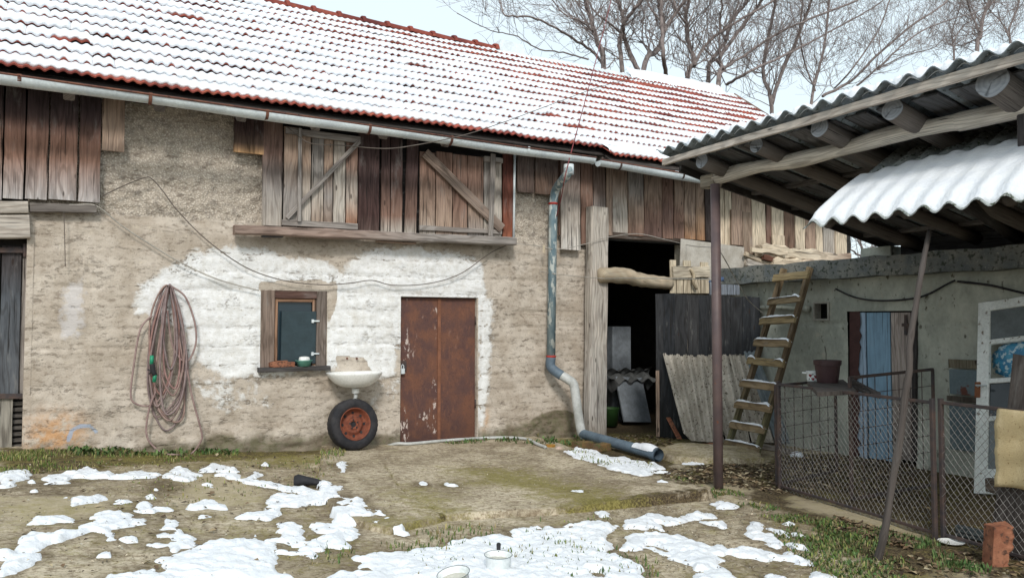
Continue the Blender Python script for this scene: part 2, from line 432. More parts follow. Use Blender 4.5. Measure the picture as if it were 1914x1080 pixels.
mw = np.maximum(mw, np.clip(.44 + weak * .9, 0, .47) * (weak > -.25))
bare = sdlocal([pw([(630, 668), (680, 672), (690, 693), (640, 693)]), pw([(590, 540), (625, 530), (628, 560), (614, 600), (612, 545)]), pw([(488, 530), (600, 526), (622, 540), (488, 542)])], GX, GZ, .3)
mw = np.where(bare > -.03, np.minimum(mw, .5 - bare * 6 - .15), mw)
mu = sstep(-.1, .12, GZ - 2.60 - .05 * (GX < 2))
md = np.clip(1.05 - (GZ - zg(GX, 0)) / .42, 0, 1) * (.55 + .45 * sstep(.6, 2.2, GX)) 
md = np.maximum(md, .58 * sstep(.5, 0, np.hypot((GX - 2.9) / .9, (GZ - .3) / .5) - .5))  # tyre shadow painted on the wall through the damp mask
md = np.maximum(md, .9 * sstep(.45, 0, np.hypot((GX - 5.9) / .7, (GZ - .1) / .32) - .5))
arc = [(128, 822), (134, 803), (150, 795), (168, 796), (180, 806)]
ap = pw(arc); bl = np.full(GX.shape, 9.0)
for a, b in zip(ap, ap[1:]): bl = np.minimum(bl, segd(a, b, GX, GZ))
bl = np.clip(1.3 - bl / .035, 0, 1) * .62
og = np.clip(sstep(.45, .05, np.hypot((GX + .05) / 1.0, (GZ - .40) / .9)), 0, 1) * .75
og = np.maximum(og, .6 * sstep(.25, .05, np.hypot((GX - 4.77) / .5, (GZ - .3) / 1.1)))
pe = np.clip(.7 + sdlocal([pw([(126, 538), (152, 524), (148, 625), (116, 630)])], GX, GZ, .2) * 4, 0, 1)
pe = np.where(sdlocal([pw([(126, 538), (152, 524), (148, 625), (116, 630)])], GX, GZ, .2) > -.1, pe, 0)
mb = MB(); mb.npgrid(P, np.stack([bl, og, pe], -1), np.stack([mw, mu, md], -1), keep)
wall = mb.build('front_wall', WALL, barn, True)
# left return, reveals of the openings
mb = MB(); n0 = [0, .0, .0]
def rev(lo, hi): mb.box(lo, hi, (.2, 0, 0)); 
rev((-.33, .0, -.3), (-.27, .5, 3.86)); mb.p = [(0, 0, 0)] * len(mb.p); mb.build('wall_return', WALL, barn)
for a in (WIN, DOOR):
    mb = MB(); rev((a[0] - .06, .012, a[2] - .06), (a[0] + .004, .34, a[3] + .06)); rev((a[1] - .004, .012, a[2] - .06), (a[1] + .06, .34, a[3] + .06))
    rev((a[0], .013, a[3] - .004), (a[1], .34, a[3] + .06))
    if a is WIN: rev((WIN[0], .013, WIN[2] - .06), (WIN[1], .34, WIN[2] + .003))
    for i in range(len(mb.p)): mb.p[i] = (0, 0, 0)
    mb.build('window_reveal' if a is WIN else 'door_reveal', WALL, barn)
# other walls, dark inside
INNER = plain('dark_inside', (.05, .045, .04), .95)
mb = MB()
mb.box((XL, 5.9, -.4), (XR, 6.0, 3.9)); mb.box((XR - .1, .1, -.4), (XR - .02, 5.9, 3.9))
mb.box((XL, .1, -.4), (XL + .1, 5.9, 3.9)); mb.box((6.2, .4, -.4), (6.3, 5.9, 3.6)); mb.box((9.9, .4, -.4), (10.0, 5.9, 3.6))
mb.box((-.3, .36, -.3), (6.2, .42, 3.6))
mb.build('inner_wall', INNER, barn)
for X in (XL + .06, XR - .06):      # gable boarding
    mb = MB(); P3 = [(X, -.1, 3.8), (X, 5.6, 3.8), (X, YR, ZR - .15)]
    mb.poly(P3, .05, (1, 0, 0), (.2, .17, .14)); mb.build('gable_boarding', WOOD, barn)

# --- roof: tile courses, snow on each course
NROW = 13; SL = math.hypot(YR - YE, ZR - ZE); sdir = np.array(((YR - YE) / SL, (ZR - ZE) / SL)); ndir = np.array((-sdir[1], sdir[0]))
LC = SL / NROW
def sag(X): return -.05 * np.sin((X - 3) * .45) * 0.6 + .02 * fbm(X * .6, 0 * X, 0, 3, 2)
PERIOD = .1
xr = np.arange(XL, XR + .01, PERIOD / 7)
def wave(X): 
    w = (X / PERIOD) % 1.0
    return .5 - .5 * np.cos(2 * PI * w) 
tile_id = np.floor(xr / (2 * PERIOD))
rt = MB(); rs = MB(); HX = 6.05
def rpoint(X, s, h, back=False):
    y = YE + sdir[0] * s + ndir[0] * h; z = ZE + sdir[1] * s + ndir[1] * h + sag(X) * np.clip(s / SL, 0, 1) + .012 * fbm(X * 1.1, s * 2, 0, 2, 7)
    return np.stack([X, y + 0 * X, z], -1)
for k in range(-1, NROW):
    X = xr if k >= 0 else xr[xr > 6.32]
    tid = np.floor(X / (2 * PERIOD)).astype(np.int64)
    jl = (_h(tid, tid * 0 + k, tid * 0, 5) - .5)
    tint = _h(tid, tid * 0 + k, tid * 0, 11)
    s0 = k * LC + jl * .022 + (.10 if k == -1 else 0)
    lift = .034 + (_h(tid, tid * 0 + k, tid * 0, 21) - .5) * .012
    wv = wave(X) * .026 + (((X / (2 * PERIOD)) % 1) > .93) * .004
    rows = []
    for (ds, hh, wf) in ((0.012, -.016, 1), (0, -.012, 1), (0, .004, 1), (LC * .5, .002, 1), (LC + .03, 0, 1)):
        fl = 1 - np.clip(ds / LC, 0, 1)
        rows.append(rpoint(X, s0 + ds, wv * wf + lift * fl + hh))
    P = np.stack(rows); 
    tv = np.repeat((.72 + .5 * tint)[None, :, None], 5, 0) * np.array([1, .98, .96]) * (1.35 if k <= 0 else 1.0) * (1 + .12 * sstep(6.5, 9, X) * sstep(6, 10, k))[None, :, None]
    rt.npgrid(P, None, tv)
    # snow
    kk = k + 0 * X
    right = sstep(5.2, 9.0, X) * sstep(2.0, 7.5, kk + 1.5)
    top = sstep(7.5, 11.5, kk) * sstep(2.2, 4.8, X)
    w2 = ((X / (2 * PERIOD)) % 1 > .5)
    pick = _h(tid, tid * 0 + k, tid * 0, 47)
    r0 = -.012 + np.where(w2, 1.0, .25) * sstep(.5, .9, wave(X)) * (.010 + .040 * pick * pick) * (pick > .25) + .02 * np.clip(fbm(X * 1.4, kk * 3.1, 0, 3, 31) - .12, 0, 1)
    r0 = r0 + .145 * right * (.55 + .8 * np.clip(fbm(X * .8, kk * .6, 2, 3, 37) + .25, 0, 1)) + .13 * top * np.clip(fbm(X * 1.5, kk * 2, 1, 2, 39) + .55, 0, 1)
    r0 = r0 + np.where(wave(X) > .55, .02, 0) * sstep(3, 8, X)
    bare = (fbm(X * 1.15, kk * 7.3, 4, 2, 41) > .52) & (_h(tid, tid * 0 + k, tid * 0, 43) > .3)
    r0 = r0 + np.where(bare, .06, 0) + .16 * np.exp(-((X - HX) / .16) ** 2) * (k == 3) + .10 * np.exp(-((X - HX - .3) / .25) ** 2) * (k == 2)
    if k == 0: r0 = r0 * .5 + .055 + .016 * fbm(X * 3, 0 * X, 0, 2, 3); r0 = np.where(X > 6.32, .03, r0)
    if k == -1: r0 = .03 + .03 * fbm(X * 4, 0 * X, 0, 2, 3)
    rsm = np.convolve(np.pad(r0, 1, 'edge'), np.ones(3) / 3, 'valid')
    thin = 1 - .45 * np.maximum(right, top)
    hs = (.036 + .012 * fbm(X * 2.5, kk * 4, 0, 3, 51)) * thin
    seamcut = (((X / (2 * PERIOD)) % 1) > .95) & (_h(tid, tid * 0 + k, tid * 0, 61) > .95)
    hs = np.where(seamcut, -.01, hs)
    rows = []
    for (ds, hf) in ((.008, -.3), (-.004, .15), (-.002, .55), (.014, .9), (.05, 1.05), (LC * .55, 1.0), (LC * .85, .6), (LC + .01, .1)):
        sd_ = np.minimum(rsm + ds, LC + .01)
        fl = 1 - np.clip(sd_ / LC, 0, 1)
        rows.append(rpoint(X, s0 + sd_, wv * (1 - .35 * max(0, hf)) + .008 * max(0, hf) + lift * fl + .004 + hs * hf))
    P = np.stack(rows)
    melt = np.clip(rsm / LC, 0, 1)
    cut = (melt[:-1] < .9)
    rs.npgrid(P, None, (1, 1, 1), np.repeat(cut[None, :], P.shape[0] - 1, 0))
# back slope + underside boards
rt.add([(XL, YR, ZR), (XR, YR, ZR), (XR, 6.2, ZE), (XL, 6.2, ZE)], [(0, 1, 2, 3)], None, (.9, .9, .9))
rt.build('tiled_roof', TILE, barn, 'auto')
rs.build('roof_snow', SNOW, barn, True)
mb = MB()
for j in range(26):
    a = YE + .02 + (YR - YE - .1) * j / 26; b = YE + .02 + (YR - YE - .1) * (j + .94) / 26
    za = ZE + (a - YE) * sdir[1] / sdir[0] - .08; zb = ZE + (b - YE) * sdir[1] / sdir[0] - .08
    if j == 0: x0 = XL
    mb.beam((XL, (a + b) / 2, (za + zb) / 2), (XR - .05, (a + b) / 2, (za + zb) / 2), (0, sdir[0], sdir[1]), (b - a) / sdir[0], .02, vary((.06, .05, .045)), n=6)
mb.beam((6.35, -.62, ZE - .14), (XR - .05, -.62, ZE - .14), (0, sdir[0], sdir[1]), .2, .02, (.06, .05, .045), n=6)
mb.build('roof_boarding', WOOD, barn)
for i in range(22):
    x = XL + .4 + i * .8
    mb = MB(); mb.beam((x, YE + .04, ZE - .155), (x, .7, ZE - .155 + (.66 - YE) * .743), (1, 0, 0), .1, .12, vary((.12, .10, .085)))
    mb.build('rafter', WOOD, barn)
# verge board on the right gable
mb = MB(); mb.beam((XR + .0, YE - .05, ZE - .02), (XR + .0, YR, ZR - .0), (0, -sdir[1], sdir[0]), .16, .03, (.25, .16, .12), n=8); mb.build('verge_board', WOOD, barn)
# ridge tiles: each a half-round with a collar; bare zinc ridge cap to the right
xrd = XL; ridge_end = 6.45
while xrd < ridge_end:
    x2 = min(xrd + .40, ridge_end + .05); mb = MB(); z0 = ZR + float(sag(np.array([xrd]))[0]) * 1.0
    c = vary((.95, .9, .9), .12)
    prof = [(.105, 0), (.13, .0), (.135, .05), (.11, .07), (.098, .36), (.09, .42)]
    mb.grid(9, len(prof), lambda i, j: (xrd + prof[j][1], YR + math.cos(PI * i / 8) * prof[j][0] * 1.15, z0 - .02 + math.sin(PI * i / 8) * prof[j][0]), None, c)
    mb.build('ridge_tile', TILE, barn, True); xrd += .40
mb = MB()
xx = [6.5, 6.9, 7.5, 8.2, 9.0, 9.8, 10.6, 11.4, XR]
mb.grid(5, len(xx), lambda i, j: (xx[j], YR + (-.26, -.1, 0, .1, .26)[i], ZR + float(sag(np.array([xx[j]]))[0]) + (-.15, -.01, .03, -.01, -.15)[i] + .01 * math.sin(j * 2.1)), None, (1, 1, 1))
mb.build('zinc_ridge_cap', GALV, barn)
mb = MB(); zz = ZR + .05
mb.add([(6.42, YR - .13, zz - .12), (7.02, YR - .13, zz - .12), (6.95, YR - .1, zz + .09), (6.5, YR - .1, zz + .11), (6.42, YR + .13, zz - .12), (7.02, YR + .13, zz - .12), (6.95, YR + .1, zz + .09), (6.5, YR + .1, zz + .11)],
       [(0, 1, 2, 3), (5, 4, 7, 6), (4, 0, 3, 7), (1, 5, 6, 2), (3, 2, 6, 7)]); mb.build('ridge_vent', GALV, barn)
# patch of snow along the zinc ridge
xq = np.arange(9.3, 11.8, .04); hq = np.clip(.0 + .05 * fbm(xq * 1.3, 0 * xq, 0, 3, 5), -.02, 1)
P = np.stack([np.stack([xq, 0 * xq + YR - .27 + .04 * fbm(xq * 4, 0 * xq + j, 0, 2), ZR + sag(xq) - .02 * 0 + (-.155 + .11 * j) + (hq if 0 < j < 3 else -.012)], -1) + np.array([0, .085 * j, 0]) for j in range(4)])
mb = MB(); mb.npgrid(P); mb.build('ridge_snow', SNOW, barn, True)

# --- gutters
def gutter(xa, za, xb, zb, Y, R, brs, label):
    g = MB(); nseg = 40
    def pos(i, j):
        q = j / nseg; a = PI * i / 10
        x = xa + (xb - xa) * q; z = za + (zb - za) * q + .008 * math.sin(x * 2.3) 
        return (x, Y - math.cos(a) * R + .006 * math.sin(x * 1.7), z - math.sin(a) * R)
    g.grid(11, nseg + 1, pos)
    g.grid(11, nseg + 1, lambda i, j: (pos(i, j)[0], Y - math.cos(PI * i / 10) * R * .95, pos(i, j)[2] + .002))
    for x, z in ((xa, za), (xb, zb)): 
        g.add([(x, Y, z - .002)] + [(x, Y - math.cos(PI * i / 10) * R, z - math.sin(PI * i / 10) * R) for i in range(11)], [(0, i + 1, i + 2) for i in range(10)])
    for s_ in range(1, int((xb - xa) / 1.0)):     # soldered joints
        x = xa + s_ * 1.0 + .37; z = za + (zb - za) * (x - xa) / (xb - xa)
        g.grid(11, 2, lambda i, j: (x + .02 * j, Y - math.cos(PI * i / 10) * (R + .002), z + .004 - math.sin(PI * i / 10) * (R + .002)))
    o = g.build('gutter', GALV, barn, True, label)
    r = MB(); r.tube([(xa, Y - R, za + .004), (xb, Y - R, zb + .004)], .011, 8); r.build('rolled_edge', RUSTY, o, True)
    for x, mt in brs:
        q = (x - xa) / (xb - xa); z = za + (zb - za) * q; b = MB()
        pts = [(x, Y + math.cos(a) * -(R + .006), z - math.sin(a) * (R + .006)) for a in np.linspace(-.25, PI, 14)] + [(x, Y + R + .25, z + .14)]
        b.grid(2, len(pts), lambda i, j: (pts[j][0] + (i - .5) * .032, pts[j][1], pts[j][2])); b.build('bracket', mt, o)
    return o
gb = [(wy(px, 10, -.66).x if 0 else wy(px, 147 + px * .142, -.66).x, RUSTY) for px in (37, 280, 497)] + [(wy(px, 147 + px * .142, -.66).x, m) for px, m in ((688, RUSTY), (840, RUSTY), (983, GALV), (-300, RUSTY), (-700, RUSTY))]
ga = wy(0, 135, -.66); gm = wy(1108, 297, -.66)
gutter(-5.0, ga.z + .01, gm.x, gm.z, -.66, .076, gb, 'long pale zinc gutter with rusty lip')
g1 = wy(1118, 301, -.74); g2 = wy(1345, 338, -.74)
gutter(g1.x, g1.z + .0, wy(1345, 342, -.74).x, g2.z, -.74, .076, [(wy(px, 300 + (px - 1118) * .17, -.74).x, DARKIRON) for px in (1155, 1272)], 'shorter lower zinc gutter with open end')

# --- downpipe
dp = [wy(1063, 312, -.64), wy(1060, 326, -.62), wy(1040, 352, -.20), wy(1034, 376, -.14), wy(1030, 672, -.14)]
mb = MB(); mb.tube(crom(dp[:4], 5) + [dp[4]], .058, 14); dpo = mb.build('downpipe', PAINTPIPE, barn, True)
mb = MB(); mb.tube([dp[0] + V(0, 0, .03), dp[0] - V(0, 0, .1)], .068, 14); mb.build('outlet', GALV, dpo, True)
e = [wy(1030, 668, -.14), wy(1030, 686, -.15), wy(1050, 702, -.26)]
mb = MB(); mb.tube(crom(e, 6), .066, 14); mb.build('elbow', BLUEPVC, dpo, True)
e = [wy(1049, 701, -.255), wy(1062, 709, -.32), wy(1072, 718, -.36), wy(1076, 740, -.38), wy(1085, 800, -.44), wy(1090, 812, -.47), wy(1094, 816, -.52)]
mb = MB(); mb.tube(crom(e, 6), .062, 14); mb.build('white_pipe', WHITEPVC, dpo, True)
pe_ = gnd(1230, 864); pend = V(pe_.x, pe_.y, pe_.z + .085)
mb = MB(); p0 = e[-1]; p0 = V(p0.x - .01, p0.y, max(p0.z, .05)); ld = (pend - p0).normalized()
mb.tube([p0 - ld * .04, pend], .063, 16, cap=False); mb.tube([pend - ld * .4, pend], .056, 16, (.1, .1, .1), cap=False)
mb.tube([pend - ld * .10, pend + ld * .01], .074, 16, cap=False); mb.tube([pend + ld * .01, pend - ld * .05], .060, 16, (.3, .3, .3), cap=False)
lastp = mb.build('ground_pipe', BLUEPVC, dpo, True)
mb = MB()
def sn(i, j):
    a = -1.25 + 2.5 * i / 8; q = j / 14; c = pend - ld * (.02 + .42 * q)
    side = ld.cross(V(0, 0, 1)).normalized(); h = .068 + .03 * math.sin(PI * min(1, q * 1.1 + .08)) * math.cos(a * 1.2)
    return c + side * math.sin(a) * h + V(0, 0, 1) * (math.cos(a) * h + .006)
mb.grid(9, 15, sn); mb.build('snow_cap', SNOW, lastp, True)
for p_ in (wy(1034, 381, -.14), wy(1030, 666, -.14)):
    mb = MB(); mb.tube([p_ + V(0, 0, .014), p_ - V(0, 0, .014)], .066, 14); mb.build('clip', plain('red_clip', S(178, 62, 52), .6), dpo, True)

# --- rusty door
def m_door():
    t = NT('rusty_painted_steel'); p = t.pos(); n = t.noise(p, 4, 6, .62); f = t.noise(t.map(p, (1, 1, .45)), 26, 5, .65); g = t.noise(p, 60, 3, .6); big = t.noise(t.map(p, (1, 1, .5)), 3.3, 3, .5)
    c = t.mix(t.step(n, .38, .64), S(98, 72, 68, .85), S(122, 84, 68, .85))
    c = t.mix(t.step(f, .5, .7, 0, .45), c, S(142, 98, 76, .85)); c = t.mix(t.step(g, .55, .7, 0, .5), c, S(66, 46, 44))
    px3, py3, pz3 = t.sep(p)
    sm = t.math('MAXIMUM', t.step(t.math('ABSOLUTE', t.math('SUBTRACT', px3, 4.10)), .06, .0), t.step(t.math('ABSOLUTE', t.math('SUBTRACT', px3, 3.70)), .07, .0))
    fl = t.math('MULTIPLY', t.step(f, .55, .59), t.step(t.math('ADD', big, t.math('MULTIPLY', sm, .13)), .60, .68)); fl = t.math('MULTIPLY', fl, t.attr('col', 'Fac'))
    c = t.mix(t.step(pz3, .5, .0, 0, .35), c, S(64, 46, 42))
    c = t.mix(fl, c, S(204, 190, 182, .9))
    return t.fin(c, .75, t.bump(f, .15, .004), spec=.25)
MDOOR = m_door()
mb = MB(); mb.box((DOOR[0] + .012, .055, .03), (4.155, .085, DOOR[3] - .015), (1, 1, 1)); door = mb.build('steel_door', MDOOR, barn, label='rust brown steel door with flaking paint')
for i, (xa, xb, yy) in enumerate(((4.16, DOOR[1] - .012, .058),)):
    mb = MB(); mb.box((xa, yy, .03), (xb, yy + .03, DOOR[3] - .015), (.05, .05, .05)); mb.build('right_panel', MDOOR, door)
mb = MB(); mb.box((4.13, .040, .03), (4.17, .054, DOOR[3] - .02), (.3, .3, .3)); mb.build('centre_strip', plain('rust_orange', S(142, 96, 74), .8), door)
mb = MB(); mb.box((DOOR[0], .10, .0), (DOOR[0] + .03, .14, DOOR[3])); mb.box((DOOR[1] - .03, .10, .0), (DOOR[1], .14, DOOR[3])); mb.box((DOOR[0] + .03, .10, DOOR[3] - .03), (DOOR[1] - .03, .14, DOOR[3] - .001)); mb.build('door_frame', RUSTY, door)
mb = MB(); mb.box((DOOR[0] + .0, .03, .93), (DOOR[0] + .10, .05, 1.06)); mb.build('hasp', DARKIRON, door)
mb = MB(); mb.box((DOOR[0] + .02, .0, .90), (DOOR[0] + .065, .028, .965)); mb.tube([(DOOR[0] + .028, .014, .96), (DOOR[0] + .028, .014, 1.0), (DOOR[0] + .042, .014, 1.015), (DOOR[0] + .057, .014, 1.0), (DOOR[0] + .057, .014, .96)], .005, 6); mb.build('padlock', GALV, door)
for z in (.42, 1.5):
    mb = MB(); mb.tube([(DOOR[1] - .006, .048, z), (DOOR[1] - .006, .048, z + .11)], .014, 8); mb.build('hinge', DARKIRON, door, True)
mb = MB(); mb.box((DOOR[0] - .02, -.03, -.3), (DOOR[1] + .02, .3, .012)); mb.build('door_sill', CEMENT, door)

# --- window
wn = MB(); w0, w1, wb, wt = WIN
wo = MB(); wo.beam((w0 + .075, .03, wb), (w0 + .075, .03, wt), (1, 0, 0), .15, .06, S(122, 104, 92), 4, .003); win = wo.build('window', WOOD, barn, label='small window in weathered wood, blocked with a dark steel flap')
mb = MB(); mb.beam((w1 - .06, .03, wb), (w1 - .06, .03, wt), (1, 0, 0), .12, .06, S(112, 100, 92), 4, .003); mb.build('frame_board', WOOD, win)
mb = MB(); mb.beam((w0 + .15, .035, wt - .045), (w1 - .12, .035, wt - .045), (0, 0, 1), .09, .05, S(92, 66, 58), 3); mb.build('head_board', WOOD, win)
mb = MB()
xa, xb = w0 + .15, w1 - .12
for (a, b) in (((xa + .02, .05, wb), (xa + .02, .05, wt - .09)), ((xb - .02, .05, wb), (xb - .02, .05, wt - .09))): mb.beam(a, b, (1, 0, 0), .04, .04, S(150, 112, 84))
mb.beam((xa + .04, .052, wt - .11), (xb - .04, .052, wt - .11), (0, 0, 1), .04, .04, S(146, 108, 80)); mb.build('sash', WOOD, win)
GLASS = NT('old_glass'); GLASS.b.inputs['Transmission Weight'].default_value = .0; GLASS = GLASS.fin(S(38, 52, 60), .12, None, spec=.5)
mb = MB(); mb.box((xa + .04, .07, wb), (xb - .04, .08, wt - .13)); mb.build('pane', GLASS, win)
FLAP = plain('dark_green_steel', S(50, 66, 72, 1.0), .5, .1, .4)
mb = MB(); mb.beam(((xa + xb) / 2 + .035, .02, wb + .03), ((xa + xb) / 2 + .04, .02, wt - .235), (1, 0, 0), .40, .02, (1, 1, 1)); flap = mb.build('steel_flap', FLAP, win)
for z in (wb + .14, wb + .52):
    mb = MB(); mb.tube([(xb - .05, 0, z), (xb + .03, -.012, z)], .009, 8); mb.box((xb - .06, -.012, z - .02), (xb - .035, .008, z + .02)); mb.build('hinge', GALV, flap)
mb = MB(); mb.beam((w0 - .04, -.03, wb - .025), (w1 + .02, -.03, wb - .025), (0, 1, 0), .16, .05, (.06, .055, .055), 3); mb.build('window_sill', WOOD, win)

# --- boards on the upper storey --------------------------------------------------
YB = -.075
def plk(mb, l, r, yt, yb, col, Y=YB, th=.026, n=5, jit=.003, lean=0.0, zt=None, rb=None, lb=None):
    """an upright board whose face fills photo columns l..r, rows yt..yb on plane Y"""
    m = (l + r) / 2; ym = (yt + yb) / 2
    xa, xb = wy(l, ym, Y).x, wy(r, ym, Y).x; z1 = wy(m, yt, Y).z if zt is None else zt; z0 = wy(m, yb, Y).z
    w = xb - xa - .006
    mb.beam(((xa + xb) / 2 + lean, Y, z1), ((xa + xb) / 2, Y, z0), (1, 0, 0), w, th + rnd.uniform(-.004, .004), col, n, jit, .1)
def grad(a, b, c=None, k0=.35, k1=.65):
    a = vary(a, .08); b = vary(b, .08); c = c or b
    def f(q):
        if q < k0: t = q / k0; u, v = a, a
        elif q < k1: t = (q - k0) / (k1 - k0); u, v = a, b
        else: t = (q - k1) / (1 - k1); u, v = b, c
        return tuple(u[i] + (v[i] - u[i]) * t for i in range(3))
    return f
GREY = S(150, 142, 136, .85); GREYW = S(182, 172, 160, .85); BRN = S(134, 102, 86, .88); DBR = S(80, 60, 58, .8); RED = S(136, 76, 54, .85); PALE = S(208, 190, 162, .9); MID = S(162, 136, 116, .88); DGREY = S(84, 84, 90, .8)
ZT = 3.86
mb = MB()
for l, r, bt in ((-60, 6, 372), (8, 47, 372), (49, 91, 373), (93, 146, 374), (148, 189, 378)): plk(mb, l, r, 150, bt, grad(S(70, 56, 58, .75), S(146, 104, 82, .85), S(172, 166, 164, .95), .22, .6), n=8, zt=ZT)
for l, r in ((-300, -220), (-218, -140), (-138, -62)): plk(mb, l, r, 150, 372, grad(BRN, BRN, GREY, .2, .7), n=8, zt=ZT)
mb.build('loft_boards', WOOD, barn, label='tall dark brown loft boards, greyed at the foot')
mb = MB(); plk(mb, 191, 234, 160, 283, MID, n=3, zt=ZT); mb.build('short_board', WOOD, barn)
mb = MB(); plk(mb, 437, 494, 190, 287, grad(DBR, S(110, 88, 74, .8), S(196, 150, 96, .85), .35, .8), n=8, zt=ZT); mb.build('patch_board', WOOD, barn)
# hatch with two braced shutters
hz = MB(); plk(hz, 490, 528, 200, 422, grad(S(120, 92, 80, .85), GREY, GREYW), n=6, zt=ZT); hz.build('hatch_board', WOOD, barn)
hz = MB(); plk(hz, 669, 709, 215, 432, grad(DBR, S(84, 58, 54, .8), S(96, 76, 70, .85), .5, .9), n=6, zt=ZT); hz.build('hatch_board', WOOD, barn)
hz = MB(); plk(hz, 712, 729, 215, 434, grad(DBR, BRN, GREYW, .4, .85), n=6, zt=ZT); hz.build('hatch_board', WOOD, barn); hz = MB(); plk(hz, 730, 752, 215, 435, grad(DBR, BRN, GREYW, .4, .85), n=6, zt=ZT); hz.build('hatch_board', WOOD, barn)
hz = MB(); plk(hz, 756, 778, 215, 436, grad(DBR, BRN, GREYW, .4, .85), n=6, zt=ZT, lean=.03); hz.build('hatch_board', WOOD, barn)
hz = MB(); plk(hz, 939, 959, 280, 446, grad(S(96, 52, 42), RED, S(160, 92, 62, .85), .3, .8), n=6, zt=ZT); hz.build('hatch_board', WOOD, barn)
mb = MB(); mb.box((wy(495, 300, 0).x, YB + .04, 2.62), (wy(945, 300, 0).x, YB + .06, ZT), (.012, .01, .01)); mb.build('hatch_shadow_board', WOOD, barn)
def shutter(bl, rails, braces, lath, lab, Y):
    mb = MB()
    for l, r, t_, b_, c in bl: plk(mb, l, r, t_, b_, c, Y=Y, n=6, jit=.004)
    s = mb.build('shutter', WOOD, barn, label=lab)
    for (a, b, w) in rails:
        mb = MB(); mb.beam(wy(*a, Y - .03), wy(*b, Y - .03), (0, 0, 1), w, .035, vary(GREY), 4, .004); mb.build('rail', WOOD, s)
    for (a, b, w, c) in braces:
        mb = MB(); mb.beam(wy(*a, Y - .055), wy(*b, Y - .055), (0, 0, 1), w, .028, c, 4, .003); mb.build('brace', WOOD, s)
    for (a, b, w) in lath:
        mb = MB(); mb.beam(wy(*a, Y - .075), wy(*b, Y - .075), (1, 0, 0), w, .02, vary(GREY), 4, .002); mb.build('lath', WOOD, s)
shutter([(530, 556, 238, 424, grad(MID, GREY, GREY)), (557, 581, 250, 424, grad(MID, GREYW, GREYW)), (582, 604, 254, 424, grad(GREY, GREYW, MID)), (605, 622, 256, 424, grad(MID, GREY, MID)), (623, 645, 258, 425, grad(GREYW, GREYW, GREYW)), (646, 668, 262, 426, grad(BRN, GREYW, S(170, 112, 74, .85), .3, .6))],
        [((534, 244), (673, 262), .075), ((527, 416), (668, 424), .07)], [((536, 408), (671, 265), .05, GREY)], [((561, 240), (559, 414), .04)], 'left loft shutter of narrow grey boards with thin diagonal lath', YB - .02)
shutter([(784, 813, 285, 440, grad(BRN, MID, GREYW, .2, .8)), (814, 845, 285, 441, grad(BRN, MID, MID, .2, .8)), (846, 873, 290, 442, grad(BRN, BRN, MID)), (874, 903, 293, 443, grad(BRN, MID, GREY)), (904, 921, 297, 444, grad(GREY, GREYW, GREYW)), (922, 937, 297, 445, grad(GREYW, GREYW, GREYW))],
        [((784, 426), (937, 434), .06), ((905, 297), (939, 301), .07)], [((794, 286), (938, 428), .13, S(140, 120, 106, .85))], [((922, 288), (917, 441), .07)], 'right loft shutter of brown boards with broad diagonal brace', YB - .02)
mb = MB(); mb.beam(wy(437, 429, -.16), wy(961, 452, -.16), (0, 0, 1), .10, .14, grad(S(150, 128, 116, .85), GREY, GREY), 14, .006); mb.build('hatch_sill', WOOD, barn)
mb = MB(); mb.beam(wy(490, 439, -.1), wy(528, 440, -.1), (0, 0, 1), .05, .1, DGREY); mb.beam(wy(705, 449, -.1), wy(775, 454, -.1), (0, 0, 1), .04, .1, MID); mb.build('wedge', WOOD, barn)
mb = MB(); mb.tube([wy(962, 290, -.12), wy(960, 452, -.12)], .016, 8); mb.build('upright_rod', GALV, barn, True)
mb = MB(); plk(mb, 966, 998, 295, 360, grad(S(100, 84, 78, .8), S(110, 92, 84, .8)), n=3, zt=ZT); plk(mb, 1000, 1042, 298, 364, grad(S(100, 84, 78, .8), S(120, 96, 82, .8)), n=3, zt=ZT); mb.build('eave_boards', WOOD, barn)
mb = MB(); plk(mb, 1048, 1084, 305, 467, grad(S(120, 100, 92, .85), GREYW, S(206, 200, 192, .85), .25, .7), Y=YB - .03, n=6, zt=ZT); mb.build('whitened_board', WOOD, barn)
# upright cladding over the barn doorway and on to the right end
mb = MB()
cl = [(1044, 1060, 440, BRN), (1086, 1108, 458, BRN), (1109, 1131, 448, grad(S(130, 106, 94, .85), GREY, MID)), (1132, 1144, 440, MID), (1145, 1173, 443, grad(MID, GREYW, GREYW, .2, .6)),
      (1174, 1202, 441, grad(GREY, MID, BRN)), (1203, 1236, 443, grad(MID, BRN, S(110, 84, 76, .85))), (1237, 1258, 446, grad(BRN, S(116, 88, 78, .85), BRN)), (1259, 1277, 446, grad(MID, BRN, BRN)),
      (1278, 1298, 447, grad(MID, MID, S(176, 128, 86, .85))), (1299, 1317, 449, grad(MID, S(160, 126, 96, .85), S(176, 128, 86, .85))), (1318, 1330, 450, S(72, 62, 60, .8)), (1331, 1352, 458, PALE), (1353, 1366, 460, PALE), (1367, 1384, 462, MID), (1385, 1404, 476, grad(MID, MID, MID)), (1405, 1430, 474, PALE), (1431, 1441, 462, BRN), (1442, 1464, 463, PALE), (1465, 1484, 467, S(126, 98, 80, .85)), (1485, 1503, 470, PALE), (1504, 1523, 472, MID), (1524, 1536, 473, PALE), (1537, 1559, 476, GREYW), (1560, 1581, 478, PALE)]
for l, r, b, c in cl: plk(mb, l, r, 300, b, c if callable(c) else grad(c, c, vary(c)), Y=-.05 + rnd.uniform(-.016, .016), n=8, jit=.006, zt=ZT - .03, lean=rnd.uniform(-.022, .022))
for l, r, t_, b, c in ((1366, 1387, 393, 458, MID), (1388, 1406, 397, 474, S(150, 128, 108, .85)), (1443, 1466, 440, 466, PALE)): plk(mb, l, r, t_, b, c, Y=-.095, n=4)
